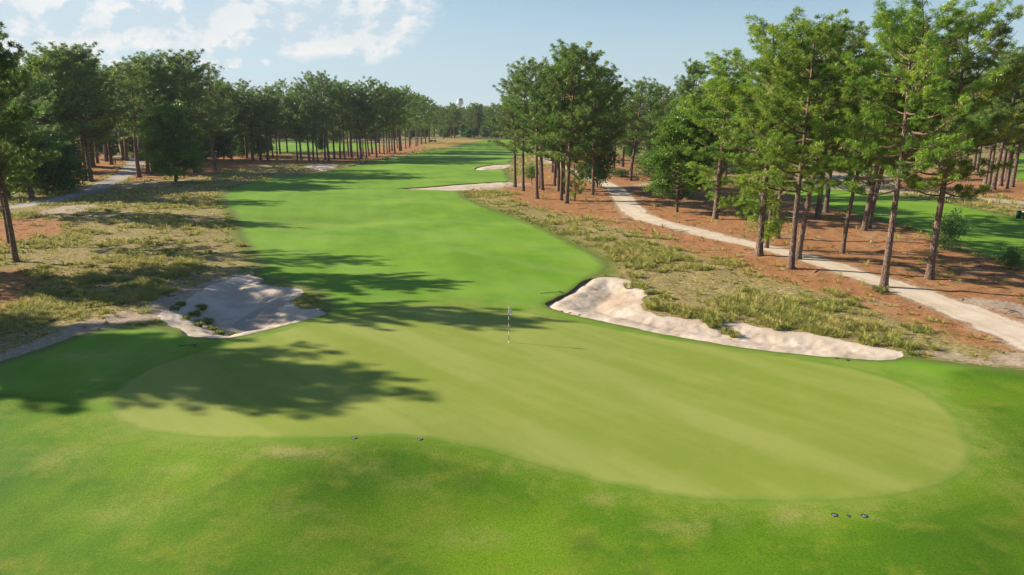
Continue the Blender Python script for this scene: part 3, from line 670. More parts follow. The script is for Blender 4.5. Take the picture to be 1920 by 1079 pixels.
# --- right-hand grove, nearest trees
G1 = 'pines standing along the sandy cart path'
T = [
 (1657, 538, 24, 128, 'wc', 'large sunlit pine with a grass tuft at its foot beside the sandy path', G1),
 (1742, 523, 40, 120, 'wa', 'tall pine just beyond the path beside the leafy shrub at the right', G1),
 (1483, 504, 58, 105, 'wa', 'straight thick pine rooted on the near edge of the path, tallest of the close pair', G1),
 (1496, 486, 70, 80, 'wd', 'pine leaning right from just behind the straight thick one at the path edge', G1),
 (1423, 479, 48, 110, 'wb', 'bushy pine with needles sprouting low down its trunk beside the path', G1),
 (1437, 465, 120, 60, 'wb', 'thinner pine standing close behind the bushy one with low sprouts', G1),
 (1457, 447, 95, 80, 'we', 'pine on the far edge of the path behind the low sprouting foliage', G1),
 (1579, 476, 150, 62, 'wd', 'slim pine alone on the pine straw between the thick path pines', G1),
 (1620, 432, 62, 90, 'we', 'heavy trunked leaning pine at the near corner of the right-hand fairway', G1),
 (1627, 428, 90, 66, 'e', 'dark trunk standing tight behind the heavy leaning pine by the right fairway', G1),
 (1533, 409, 42, 72, 'c', 'pine with a high open top rising above the others near the shaded fairway', G1),
 (1548, 399, 110, 50, 'd', 'thin pale trunked pine at the left end of the right-hand fairway', G1),
 (1341, 411, 112, 85, 'wb', 'pine with a low full crown left of the path pines', G1),
 (1346, 399, 150, 60, 'wa', 'pine hidden right behind the low full crowned pine', G1),
]
for a in T: tree(*a)
# --- broad trees left of them
tree(1269, 398, 178, 74, 'oak2', 'round leafed tree with spreading bright crown beyond the bend in the path', None, 'leafy_tree')
tree(1272, 372, 215, 50, 'under', 'second leafy trunk just behind the spreading tree at the path bend', None, 'leafy_tree')
tree(1289, 366, 124, 50, 'dense', 'tall dark pine whose domed top shows over the spreading leafy tree', None)
G2 = 'pines in the clump beside the middle of the fairway'
T = [
 (966, 351, 150, 44, 'c', 'leftmost thin trunk of the clump, beside the end of the sandy cross bunker', G2),
 (981, 358, 124, 46, 'a', 'second trunk of the clump, slightly thicker and nearer than the leftmost', G2),
 (1007, 373, 118, 50, 'fork', 'tall pine with grey dead branches sticking from its top, standing alone in front', G2),
 (1013, 353, 150, 34, 'b', 'thin trunk directly behind the pine with the dead top', G2),
 (1017, 357, 160, 36, 'd', 'slim paired trunk just right of the pine with the dead top', G2),
 (1036, 324, 180, 30, 'd', 'farther thin pine seen past the clump near the start of the cart path', G2),
 (1040, 349, 140, 42, 'a', 'pine with a flared dark base at the left of the crowded trunks', G2),
 (1043, 334, 150, 36, 'b', 'thin pine set back behind the flared dark base', G2),
 (1047, 359, 120, 44, 'e', 'dark trunk at the left side of the crowded five', G2),
 (1052, 376, 100, 62, 'dense', 'tall straight trunk beside the thickest leaning pine of the clump', G2),
 (1056, 363, 130, 50, 'b', 'narrow trunk wedged between the two nearest of the clump', G2),
 (1062, 382, 94, 76, 'dense', 'thickest and nearest pine of the clump, leaning right, with the tallest crown', G2),
 (1111, 366, 128, 60, 'dense', 'pine with foliage hanging low over the cart path at the right of the clump', G2),
]
for a in T: tree(*a)
tree(1078, 377, 290, 20, 'low', 'short bushy young pine growing at the foot of the thickest clump pine', G2, 'young_pine')
tree(1120, 352, 200, 40, 'under', 'dark leafy tree filling the shade right of the clump above the path', None, 'leafy_tree')
tree(998, 346, 307, 17, 'young', 'small bright green sapling with a dark stem between two clump trunks', None, 'sapling')
G3 = 'pines in the shade beyond the cart path'
for a in [(1139, 320, 160, 40, 'dense'), (1151, 316, 165, 36, 'a'), (1167, 313, 170, 36, 'b'), (1182, 339, 152, 40, 'e'), (1215, 318, 155, 34, 'c'),
          (1240, 312, 170, 34, 'a'), (1305, 330, 175, 44, 'dense'), (1360, 345, 150, 46, 'a'), (1395, 330, 160, 40, 'b'), (1420, 350, 140, 50, 'e'), (1455, 330, 150, 40, 'a'),
          (1100, 318, 165, 34, 'b'), (1075, 305, 165, 30, 'a')]:
    tree(*a, 'pine in the shade beyond the cart path between clump and grove', G3)
tree(1215, 332, 285, 30, 'shrub', 'dark leafy bushes under the shaded pines beyond the path', None, 'bush')
tree(1165, 332, 316, 24, 'shrub', 'low green undergrowth at the left foot of the shaded pines', None, 'bush')
G4 = 'pines between the right-hand fairway and the frame edge'
for a in [(1831, 325, 130, 46, 'a'), (1825, 322, 140, 40, 'b'), (1847, 345, 110, 46, 'd'), (1853, 354, 95, 54, 'a'), (1862, 356, 100, 54, 'e'), (1875, 349, 110, 50, 'b'), (1885, 341, 120, 50, 'a'),
          (1887, 354, 105, 56, 'dense'), (1897, 351, 112, 54, 'c'), (1935, 345, 105, 56, 'dense'), (1800, 312, 150, 40, 'dense'), (1760, 318, 150, 42, 'a'), (1780, 305, 160, 36, 'b'), (1960, 330, 120, 50, 'a'),
          (2010, 360, 100, 60, 'dense'), (2060, 345, 110, 60, 'a'), (1990, 400, 60, 80, 'wa'), (1730, 300, 165, 36, 'a'), (1700, 296, 165, 36, 'e'), (1660, 300, 160, 36, 'dense')]:
    tree(*a, 'tall pine in the stand beyond the far service path at the right', G4)
sx = tree(1770, 470, 398, 28, 'shrub', 'airy shrub with dark leaves behind the path pine at the edge of the right fairway', None, 'shrub')
tree(1893, 505, 462, 20, 'shrub', 'low dense green shrub at the right edge beside the fairway corner', None, 'shrub')
tree(1395, 408, 362, 24, 'shrub', 'lumpy light green shrub left of the bushy path pine', None, 'shrub')
# --- left side
T = [
 (30, 490, 62, 84, 'thick', 'nearest pine on the left, dark bare trunk on the rough ground by the frame edge', None),
 (164, 339, 100, 66, 'dense', 'pine with thick dark trunk at the left roadside, the left one of a touching pair', None),
 (171, 341, 92, 78, 'dense', 'pine with thick dark trunk at the roadside, the right one of a touching pair', None),
 (151, 322, 110, 60, 'a', 'pine just behind the touching roadside pair', None),
 (261, 333, 118, 52, 'e', 'pine with a slanting trunk on the right side of the grey road', None),
 (367, 325, 104, 60, 'dense', 'tall dark pine right of the rounded leafy tree', None),
 (403, 320, 124, 46, 'c', 'pine with a pointed open top standing above the dark trees', None),
]
for a in T: tree(*a)
tree(330, 341, 176, 60, 'oak', 'rounded light green leafy tree with foliage nearly to the ground by the left woods', None, 'leafy_tree')
tree(88, 366, 240, 50, 'under', 'dark leafy tree hanging over the road beside the nearest left pine', None, 'leafy_tree')
tree(120, 360, 255, 46, 'under', 'leafy tree with yellowish lit sprays left of the roadside pines', None, 'leafy_tree')
tree(18, 372, 190, 66, 'under', 'dark leafy tree filling the frame edge behind the nearest left pine', None, 'leafy_tree')
G5 = 'pines in the wood left of the road'
for a in [(60, 372, 128, 70, 'a'), (100, 345, 110, 60, 'dense'), (-20, 400, 105, 80, 'dense'), (130, 318, 104, 56, 'dense'), (175, 312, 112, 56, 'a'), (183, 307, 122, 50, 'dense'), (200, 303, 130, 44, 'b'), (209, 309, 122, 44, 'c'),
          (222, 287, 140, 36, 'a'), (233, 300, 126, 40, 'b'), (238, 302, 134, 40, 'e'), (60, 320, 130, 60, 'a'), (20, 345, 120, 70, 'a'), (-60, 350, 115, 80, 'dense'), (190, 285, 140, 40, 'a'), (150, 290, 135, 44, 'a'), (110, 295, 138, 44, 'b')]:
    tree(*a, 'dark pine inside the wood left of the grey road', G5)
G6 = 'pines in the wood right of the road'
for a in [(278, 325, 132, 50, 'a'), (287, 327, 118, 50, 'a'), (312, 325, 108, 50, 'dense'), (295, 305, 112, 46, 'c'), (330, 300, 122, 44, 'dense'), (345, 315, 112, 46, 'c'), (385, 300, 138, 40, 'a'), (265, 300, 128, 44, 'd'), (300, 290, 135, 40, 'b'), (250, 285, 140, 36, 'a'),
          (435, 303, 160, 36, 'dense'), (463, 298, 156, 34, 'a'), (474, 301, 172, 34, 'b'), (489, 300, 180, 32, 'e'), (420, 292, 155, 40, 'dense'), (450, 285, 172, 36, 'a'), (478, 287, 180, 30, 'dense')]:
    tree(*a, 'dark pine inside the wood between the grey road and the fairway', G6)
G7 = 'pines in the long row left of the far fairway'
row = [(539, 286, 156), (558, 303, 172), (565, 300, 165), (580, 304, 170), (588, 301, 148), (596, 305, 150), (610, 300, 140), (617, 303, 138), (627, 298, 152), (638, 297, 160), (646, 300, 158),
       (654, 295, 166), (659, 296, 157), (671, 296, 164), (677, 298, 158), (681, 293, 168), (687, 297, 166), (692, 293, 172), (698, 288, 160), (706, 296, 152), (712, 288, 163), (720, 289, 166), (726, 287, 161),
       (730, 286, 170), (735, 284, 168), (740, 287, 166), (749, 284, 168), (752, 283, 174), (761, 279, 166), (768, 277, 172), (780, 275, 176), (783, 274, 172), (790, 271, 176), (798, 270, 178),
       (512, 296, 176), (525, 290, 158), (503, 302, 168), (520, 300, 164), (805, 267, 186), (770, 272, 170), (745, 278, 172)]
for k, (px, py, ty) in enumerate(row):
    ty += rt.uniform(-7, 9)
    tree(px, py, ty, rt.uniform(15, 32)*(py-218)/75, rt.choice('abcdeab'), 'tall bare-trunked pine in the row along the left of the far fairway', G7)
tree(604, 285, 232, 13, 'under', 'light green leafy tree glowing behind the row of bare trunks', None, 'leafy_tree')
tree(812, 262, 240, 5, 'low', 'small cone shaped conifer standing alone near the far cart', None, 'young_pine')
G8 = 'trees across the far end of the fairway'
for k in range(26):
    px = 815+k*7.5+rt.uniform(-3, 3); py = rt.uniform(252, 261.5); tree(px, py, rt.uniform(196, 210), rt.uniform(12, 20), rt.choice(['a', 'dense', 'dense', 'e', 'b']), 'distant pine closing the far end of the fairway', G8)
for k in range(9):
    tree(828+k*13+rt.uniform(-4, 4), rt.uniform(255, 260), rt.uniform(232, 240), rt.uniform(8, 13), 'under', 'low dark leafy tree under the distant pines at the far end of the fairway', 'leafy trees at the far end of the fairway', 'leafy_tree')
G9 = 'distant pines beyond the left wood'
for k in range(34):
    px = rt.uniform(-40, 800); py = rt.uniform(254, 268); tree(px, py, rt.uniform(178, 205) if px > 430 else rt.uniform(160, 190), rt.uniform(18, 28), rt.choice(['a', 'dense', 'b']), 'distant pine showing dark between the nearer trunks on the left', G9)
G10 = 'distant pines beyond the right-hand fairways'
for k in range(44):
    px = rt.uniform(1040, 1960); py = rt.uniform(256, 286); tree(px, py, rt.uniform(158, 192), rt.uniform(20, 32), rt.choice(['a', 'dense', 'b', 'e']), 'distant pine showing between the nearer trunks on the right', G10)
G11 = 'leafy understorey trees in the left wood'
for (px, py, ty, hw) in [(300, 312, 236, 30), (345, 300, 236, 30), (380, 306, 240, 26), (420, 300, 240, 26), (455, 296, 240, 24), (485, 292, 246, 22), (500, 286, 250, 16), (285, 298, 240, 26), (205, 296, 240, 22),
                         (175, 300, 236, 26), (140, 312, 240, 26), (95, 322, 244, 30), (250, 290, 246, 18), (40, 335, 236, 36), (320, 288, 240, 26), (400, 284, 238, 26), (440, 280, 240, 26), (365, 282, 236, 26),
                         (480, 266, 238, 26), (560, 266, 238, 22), (590, 264, 236, 22), (630, 266, 240, 22), (665, 264, 236, 22), (700, 264, 238, 22), (735, 262, 238, 20), (770, 260, 238, 18), (525, 264, 236, 24), (795, 259, 240, 16)]:
    tree(px, py, ty-rt.uniform(0, 8), hw, 'under', 'dark leafy understorey tree filling the shade between the trunks of the left wood', G11, 'leafy_tree')
G12 = 'leafy understorey trees behind the right-hand groves'
for (px, py, ty, hw) in [(1090, 300, 244, 22), (1130, 292, 240, 24), (1180, 296, 236, 26), (1225, 300, 236, 26), (1265, 306, 236, 28), (1310, 308, 232, 30), (1345, 312, 232, 30), (1385, 306, 234, 28), (1425, 310, 234, 26),
                         (1150, 270, 232, 24), (1210, 268, 230, 24), (1290, 272, 230, 24), (1370, 270, 228, 26), (1450, 272, 230, 26), (1530, 272, 230, 24), (1600, 272, 228, 26), (1680, 274, 226, 26), (1750, 276, 226, 26), (1830, 274, 226, 26), (1900, 272, 226, 24)]:
    tree(px, py, ty-rt.uniform(0, 8), hw, 'under', 'dark leafy understorey tree closing the view behind the right-hand groves', G12, 'leafy_tree')
# --- pines beyond the left frame edge whose shadows lie on the green
for (x, y, h, rc, k, lb) in [(-49.5, 42.0, 20.5, 5.4, 'thick', 'pine just outside the left edge, its shadow across the near end of the green'),
                             (-43.4, 54.2, 21.8, 3.3, 'thick', 'pine at the left edge whose long shadow reaches the flag'),
                             (-62, 47.5, 21, 6.0, 'thick', 'pine farthest outside the left edge shading the near left grass'),
                             (-55, 43.6, 20, 5.6, 'thick', 'pine outside the left edge between two others shading the left of the green'),
                             (-58, 60, 20, 4.6, 'thick', 'pine outside the left edge shading the left bunker'),
                             (-52, 72.5, 19, 3.6, 'a', 'pine behind the nearest left pine shading the rough ground')]:
    plant(x, y, h, rc, k, 'pine_tree', lb, 'tree', None)
# --- far-off wood, one mass
def far_wood():
    rng = np.random.default_rng(77); src = [PR[k] for k in ('a', 'dense', 'b', 'e')]; VV = []; FF = []; TT = []; n = 0
    for k in range(330):
        az = rng.uniform(-46, 46)*math.pi/180; r = rng.uniform(430, 720)
        x = r*math.sin(az); y = r*math.cos(az); p = src[k % 4]; h = rng.uniform(16, 21.5)
        idx = rng.choice(len(p['C']), 420, replace=False); C = p['C'][idx]*np.array([1.2, 1.2, h/p['H']])+np.array([x, y, gz(x, y)])
        V, F4, tt = leaves(rng, C, p['Ti'][idx], 2, 0.4, 0.75)
        VV.append(V); FF.append(F4+n); TT.append(tt); n += len(V)
        if k % 2 == 0 or True:
            C = np.stack([x+rng.normal(0, 5, 170), y+rng.normal(0, 4, 170), rng.uniform(0.2, 9, 170)], 1); V, F4, tt = leaves(rng, C, rng.uniform(0, .4, 170), 2, 0.5, 0.8); VV.append(V); FF.append(F4+n); TT.append(tt); n += len(V)
        b = np.array([[x-.2, y, -1], [x+.2, y, -1], [x+.15, y, h*.6], [x-.15, y, h*.6]]); VV.append(b); FF.append(np.arange(4)[None]+n); TT.append(np.zeros(4)); n += 4
    return mesh('far_wood', np.concatenate(VV), np.concatenate(FF), [M_needle], {'tint': np.concatenate(TT)})
tag(obj('far_wood', far_wood()), 'far-off pine wood closing the horizon behind the fairways', 'woodland', None, 'stuff')

# ------------------------------------------------------------------ wiregrass and undergrowth
def m_grass():
    m, t = newmat('wiregrass'); tn = t.attr('tint'); tip = t.attr('tip')
    c = t.mix(t.ss(tn, 0.0, 0.45), (0.150, 0.225, 0.028), (0.380, 0.390, 0.070)); c = t.mix(t.ss(tn, 0.45, 0.85), c, (0.55, 0.46, 0.15)); c = t.mix(t.ss(tn, 0.93, 1.0), c, (0.42, 0.20, 0.05))
    c = t.mix(t.math('MULTIPLY', tip, 0.45), c, (0.50, 0.45, 0.19))
    p, o = t.out(c, 0.7, None, 0.2); tr = t.n('ShaderNodeBsdfTranslucent'); t.l(c, tr.inputs[0]); ms = t.n('ShaderNodeMixShader'); ms.inputs[0].default_value = 0.3
    t.l(p.outputs[0], ms.inputs[1]); t.l(tr.outputs[0], ms.inputs[2]); t.l(ms.outputs[0], o.inputs[0]); return m
M_grass = m_grass()
def grass_mesh(rng, x, y, z, hgt, rad, tint, K, w):
    N = len(x); az = rng.uniform(0, 6.283, (N, K)); sp = rng.uniform(0.15, 1.0, (N, K))
    hh = hgt[:, None]*rng.uniform(0.55, 1.1, (N, K)); rr = rad[:, None]*sp
    b = np.stack([x[:, None]+np.cos(az)*rr*0.22, y[:, None]+np.sin(az)*rr*0.22, np.broadcast_to(z[:, None]-0.03, (N, K))], -1)
    md = np.stack([x[:, None]+np.cos(az)*rr*0.60, y[:, None]+np.sin(az)*rr*0.60, z[:, None]+hh*(0.86-0.2*sp)], -1)
    tp = np.stack([x[:, None]+np.cos(az)*rr*1.25, y[:, None]+np.sin(az)*rr*1.25, z[:, None]+hh*(1.08-0.85*sp)], -1)
    sd_ = np.stack([-np.sin(az+rng.normal(0, .5, (N, K))), np.cos(az), 0*az], -1)*(w if np.isscalar(w) else w[:, None, None])
    V = np.stack([b-sd_, b+sd_, md+sd_, md-sd_, tp], 2).reshape(-1, 3)
    i = np.arange(N*K)[:, None]*5
    F = np.concatenate([i+np.array([0, 1, 2]), i+np.array([0, 2, 3]), i+np.array([3, 2, 4])])
    tt = np.repeat(np.clip(tint[:, None]+rng.normal(0, 0.07, (N, K)), 0, 1).ravel(), 5); tips = np.tile([0, 0, .5, .5, 1.0], N*K)
    return V, F, tt, tips
def scatter():
    rng = np.random.default_rng(9); VV = []; FF = []; T1 = []; T2 = []; n = 0
    for (r0, r1, cnt, K, sz, w) in [(36, 75, 15000, 30, 0.27, 0.011), (75, 125, 18000, 14, 0.30, 0.022), (125, 300, 22000, 6, 0.45, 0.06)]:
        r = np.sqrt(rng.uniform(r0*r0, r1*r1, cnt*3)); az = rng.uniform(-41, 41, cnt*3)*math.pi/180
        x = r*np.sin(az); y = r*np.cos(az)
        pre = rng.uniform(0, 1, len(x)) < 0.08+0.85*sm(0.5*fbm(x/6.0, y/6.0, 2, 61)+0.5*fbm(x/1.25, y/1.25, 2, 63), 0.44, 0.62); x = x[pre]; y = y[pre]; f = fields(x, y)
        ok = (f['turf'] < -0.15) & (f['bunk'] < -0.25)
        for k in range(3): ok &= f['p%d' % k] < -0.2
        patch = 0.5*fbm(x/6.0, y/6.0, 2, 61)+0.5*fbm(x/1.25, y/1.25, 2, 63)
        dens = 0.5+0.55*sm(patch, 0.46, 0.66)*np.where(x < 0, 1.5, 1.0)
        sp = f['straw']; dens *= 1-0.97*sm(sp+(patch-.5)*5, -0.5, 1.5)
        dens *= 1-0.93*sm(f['sandp']+(patch-.5)*3, -0.5, 0.6)
        ok &= rng.uniform(0, 1, len(x)) < dens
        ids = np.where(ok)[0][:cnt]; x = x[ids]; y = y[ids]; pt = patch[ids]
        N = len(x); size = sz*rng.lognormal(0, 0.32, N)*(0.6+0.9*sm(pt, .4, .65))
        edge = sm(f['turf'][ids], -2.0, -0.3); size *= 1-0.45*edge
        tint = np.clip(0.15+0.75*fbm(x/2.2, y/2.2, 2, 71)+rng.normal(0, .13, N)-0.30*edge, 0, 0.9); tint[rng.uniform(0, 1, N) < 0.012] = 1.0
        lf = np.where(x < 0, 0.80, 1.0); size *= lf; tint = np.clip(tint+np.where(x < 0, .02, 0), 0, 1); V, F, a, b = grass_mesh(rng, x, y, h0(x, y)-0.02, size, size*1.5, tint, K, w)
        VV.append(V); FF.append(F+n); T1.append(a); T2.append(b); n += len(V); print('tufts', r0, N)
    return mesh('wiregrass', np.concatenate(VV), np.concatenate(FF), [M_grass], {'tint': np.concatenate(T1), 'tip': np.concatenate(T2)})
tag(obj('wiregrass', scatter()), 'tawny and green wiregrass growing over the sandy rough ground', 'grass', None, 'stuff')
def litter():
    rng = np.random.default_rng(4); tb = Tubes(); n = 9000
    r = np.sqrt(rng.uniform(48**2, 125**2, n)); az = rng.uniform(5, 40, n)*math.pi/180; az[:2200] *= -1
    x = r*np.sin(az); y = r*np.cos(az); f = fields(x, y); ok = np.where((f['straw'] > 0.3) & (f['pd'] < -0.3) & (f['turf'] < -.5))[0][:1100]
    for i in ok:
        z = float(h0(x[i:i+1], y[i:i+1])[0])+0.05; L = rng.uniform(.15, .55) if rng.uniform() < .85 else rng.uniform(.8, 2.0); a = rng.uniform(0, 6.28); d = np.array([math.cos(a), math.sin(a), 0])
        p = np.array([x[i], y[i], z]); w = 0.018+0.012*L
        tb.add([p, p+d*L*.5+np.array([rng.normal(0, .05*L), rng.normal(0, .05*L), .03]), p+d*L+np.array([0, 0, rng.uniform(-.02, .05)])], [w, w*.8, w*.4], 4, int(rng.uniform() < .3))
    return tb.mesh('fallen_twigs', [M_bark, M_dead])
tag(obj('fallen_twigs', litter()), 'brown and grey twigs and cones scattered over the pine straw', 'ground litter', None, 'stuff')
# single clumps standing free in the sand
def clump(px, py, s, label, name='grass_clump', tint=0.25, group=None, seed=0):
    x, y = up(px, py); rng = np.random.default_rng(100+seed+int(px)); N = 5
    xs = rng.normal(0, s*0.35, N); ys = rng.normal(0, s*0.35, N)
    V, F, a, b = grass_mesh(rng, xs, ys, np.zeros(N)-0.05, np.full(N, s*0.75), np.full(N, s*0.75), np.full(N, tint), 70, 0.011)
    fz = fields(np.array([x]), np.array([y])); D = np.zeros((1, len(keys)+3)); D[0, 0] = x; D[0, 1] = y
    for k in keys: D[0, KI[k]] = fz[k][0]
    z = gz(x, y)+(float(dz_sand(D)[0]) if fz['bunk'][0] > 0 else 0)
    e = obj(name, mesh(name, V, F, [M_grass], {'tint': a, 'tip': b})); e.location = (x, y, z)
    tag(e, label, 'grass clump', group); return e
clump(443, 612, 0.62, 'dark round grass clump alone in the shaded left bunker sand', tint=0.0)
clump(1371, 621, 0.75, 'rounded grass clump alone in the middle of the right bunker sand', tint=0.35)
clump(1460, 616, 0.7, 'grass clump at the upper edge of the right bunker sand', tint=0.3)
clump(1520, 620, 0.95, 'wide grass clump spilling over the right bunker sand', tint=0.3)
clump(1232, 577, 0.95, 'full grass clump at the inner corner of the right bunker', tint=0.4)
clump(1322, 604, 0.9, 'dark low grass clump on the right bunker rim left of the lone one', tint=0.2)
clump(1335, 609, 0.6, 'small grass clump just below the dark rim clump of the right bunker', tint=0.2)
clump(1622, 646, 0.7, 'flat grass clump near the right end of the right bunker', tint=0.4)
clump(1657, 547, 0.8, 'green grass tuft at the foot of the large path pine', tint=0.05)
clump(455, 462, 0.55, 'orange dry grass tuft at the left edge of the fairway', tint=1.0)
clump(345, 515, 0.7, 'tall orange dry grass tuft on the rough above the left bunker', tint=1.0)
clump(203, 396, 0.7, 'pale dry grass tuft on the rough ground below the grey road', tint=0.85)
clump(386, 585, 0.7, 'dark grass clump on the left bunker island right tip', tint=0.05)
for k, (px, py) in enumerate([(325, 580), (340, 572), (362, 578), (375, 570), (350, 588), (392, 603), (410, 606), (372, 601)]):
    clump(px, py, 0.42+0.04*(k % 4), 'dark grass clump on the island at the left of the left bunker', tint=0.05, group='grass clumps on the left bunker island', seed=k)
for k, (px, py) in enumerate([(1215, 552), (1245, 560), (1262, 582), (1280, 590), (1222, 566), (1300, 594), (1205, 540), (1190, 537), (1350, 603), (1345, 610)]):
    clump(px, py, 0.6+0.05*(k % 4), 'yellow-green grass clump along the upper rim of the right bunker', tint=0.35, group='grass clumps along the right bunker rim', seed=k)

# ------------------------------------------------------------------ small objects
def simple(name, col, rough=0.5, spec=0.5, metal=0.0, em=None):
    m, t = newmat(name); P = t.pos(); c2 = tuple(x*0.8 for x in col)
    p, o = t.out(t.mix(t.noise(P, 12, 3), c2, col), rough, None, spec, metal); return m
M_white = simple('white_paint', (0.8, 0.8, 0.78)); M_red = simple('red_paint', (0.30, 0.06, 0.035)); M_black = simple('black_plastic', (0.02, 0.02, 0.022), 0.4)
M_dgreen = simple('dark_green_plastic', (0.012, 0.055, 0.040), 0.4); M_grey = simple('grey_plastic', (0.30, 0.31, 0.31), 0.5); M_wood = simple('wooden_handle', (0.30, 0.22, 0.12), 0.7)
M_tank = simple('pale_tank_paint', (0.62, 0.68, 0.72), 0.5); M_tankb = simple('blue_grey_tank_paint', (0.20, 0.32, 0.42), 0.5); M_dpost = simple('dark_post', (0.06, 0.045, 0.035), 0.8)
M_teal = simple('teal_cap', (0.10, 0.30, 0.26), 0.5); M_steel = simple('steel', (0.45, 0.46, 0.48), 0.35, 0.5, 0.8); M_skin = simple('seat_vinyl', (0.50, 0.46, 0.40), 0.6)
def box(cx, cy, cz, sx, sy, sz, bev=0.0):
    import bmesh
    bm = bmesh.new(); bmesh.ops.create_cube(bm, size=1.0)
    for vv in bm.verts: vv.co = Vector((cx+vv.co.x*sx, cy+vv.co.y*sy, cz+vv.co.z*sz))
    if bev: bmesh.ops.bevel(bm, geom=bm.edges[:], offset=bev, segments=2, affect='EDGES')
    return bm
def bmobj(name, bms, mat, parent=None):
    import bmesh
    me = bpy.data.meshes.new(name)
    tot = bmesh.new()
    for bm in bms:
        tmp = bpy.data.meshes.new('tmp'); bm.to_mesh(tmp); tot.from_mesh(tmp); bpy.data.meshes.remove(tmp); bm.free()
    tot.to_mesh(me); tot.free(); me.materials.append(mat); return obj(name, me, parent)
def lathe(name, prof, mat, parent=None, ns=24, smooth=True):
    P = np.array(prof, float); th = np.arange(ns)*2*math.pi/ns
    V = np.stack([P[:, None, 0]*np.cos(th), P[:, None, 0]*np.sin(th), np.broadcast_to(P[:, None, 1], (len(P), ns))], -1).reshape(-1, 3)
    i = np.arange(len(P)-1)[:, None]*ns; j = np.arange(ns)[None, :]; j2 = (j+1) % ns
    F4 = np.stack([i+j, i+j2, i+ns+j2, i+ns+j], -1).reshape(-1, 4)
    return obj(name, mesh(name, V, F4, [mat], smooth=smooth), parent)
# flagstick
fx, fy = up(954, 642); fz = gz(fx, fy)
e = empty('flagstick', (fx, fy, fz)); tag(e, 'striped golf flagstick with a small limp white flag standing on the green', 'flagstick')
bands = [(0, .10, M_white), (.10, .42, M_red), (.42, .70, M_white), (.70, .92, M_red), (.92, 1.13, M_white), (1.13, 1.35, M_red), (1.35, 1.56, M_white), (1.56, 1.76, M_red), (1.76, 2.16, M_white)]
tb = Tubes(); mats = [M_white, M_red]
for a0, b0, mm in bands: tb.add([(0, 0, a0-0.0), (0, 0, b0)], [0.017, 0.017], 10, mats.index(mm))
tb.add([(0, 0, 2.16), (0, 0, 2.175)], [0.022, 0.004], 10, 0)
obj('pole', tb.mesh('pole', mats), e)
nu, nv = 12, 10; V = []; 
for a0 in range(nu+1):
    for b0 in range(nv+1):
        s = a0/nu; q = b0/nv
        V.append((0.018+s*0.16+0.02*math.sin(q*5), 0.05*math.sin(s*9+q*3)*s, 2.15-q*0.36*(1-.25*s)-s*0.24-0.04*s*q))
F4 = [(a0*(nv+1)+b0, a0*(nv+1)+b0+1, (a0+1)*(nv+1)+b0+1, (a0+1)*(nv+1)+b0) for a0 in range(nu) for b0 in range(nv)]
fo = obj('flag', mesh('flag', np.array(V), np.array(F4), [M_white], smooth=True), e)
e2 = empty('hole_cup', (fx, fy, fz+0.006)); tag(e2, 'white rimmed cup in the green at the foot of the flagstick', 'golf hole')
lathe('rim', [(0.054, -0.002), (0.054, 0.004), (0.064, 0.004), (0.064, -0.002)], M_white, e2)
lathe('cup_floor', [(0.0001, 0.001), (0.053, 0.001)], M_white, e2)
# sprinkler heads
def sprinkler(px, py, label, cap=M_grey, s=1.0, group='sprinkler heads sunk in the turf'):
    x, y = up(px, py); s *= 0.85; e = empty('sprinkler_head', (x, y, gz(x, y)+0.004)); tag(e, label, 'sprinkler head', group)
    lathe('collar', [(0.085*s, -0.03), (0.085*s, 0.008), (0.128*s, 0.008), (0.135*s, -0.01)], M_black, e)
    lathe('cap', [(0.0001, 0.006), (0.055*s, 0.006), (0.078*s, 0.003), (0.08*s, -0.02)], cap, e)
    lathe('nozzle_ring', [(0.018*s, 0.0055), (0.018*s, 0.010), (0.034*s, 0.010), (0.034*s, 0.0055)], M_black, e); return e
sprinkler(664, 822, 'round sprinkler head at the near edge of the green, left one of the middle pair')
sprinkler(787, 824, 'round sprinkler head at the near edge of the green, right one of the middle pair')
sprinkler(1565, 966, 'round sprinkler head in the front right grass, left one of the pair')
sprinkler(1621, 968, 'round sprinkler head in the front right grass, right one of the pair')
sprinkler(1591, 968, 'small teal valve cap between the two front right sprinkler heads', M_teal, 0.6, None)
sprinkler(151, 739, 'sprinkler head in the shaded grass at the far left')
sprinkler(1053, 584, 'pale sprinkler head on the strip between green and right bunker, leftmost of its three')
sprinkler(1069, 587, 'dark sprinkler head between green and right bunker, middle of its three', M_black)
sprinkler(1086, 591, 'dark sprinkler head between green and right bunker, rightmost of its three', M_black)
sprinkler(1569, 672, 'dark sprinkler head under the right end of the right bunker, left of two', M_black)
sprinkler(1590, 676, 'dark sprinkler head under the right end of the right bunker, right of two', M_black)
# rakes
def rake(px, py, rz, label, L=1.6):
    x, y = up(px, py); fzz = fields(np.array([x]), np.array([y])); D = np.zeros((1, len(keys)+3)); D[0, 0] = x; D[0, 1] = y
    for k in keys: D[0, KI[k]] = fzz[k][0]
    z = gz(x, y)+(float(dz_sand(D)[0]) if fzz['bunk'][0] > 0 else 0)
    e = empty('bunker_rake', (x, y, z+0.05), rz); tag(e, label, 'rake')
    tb = Tubes(); tb.add([(0, 0, 0.02), (L*.5, 0, 0.03), (L, 0, 0.0)], [0.022, 0.02, 0.02], 8); obj('handle', tb.mesh('handle', [M_wood if 'sand' in label else M_black]), e)
    bms = [box(0, 0, 0.0, 0.06, 0.62, 0.05, 0.01)]+[box(0.0, -0.27+0.09*k, -0.06, 0.014, 0.014, 0.10) for k in range(7)]
    bmobj('head', bms, M_black, e)
rake(1052, 549, R(196), 'black bunker rake lying on the grass at the left lip of the right bunker')
rake(1418, 604, R(-50), 'bunker rake with a thin handle lying in the right bunker sand', 1.9)
rake(366, 649, R(190), 'small rake lying on the dim grass below the left bunker', 0.9)
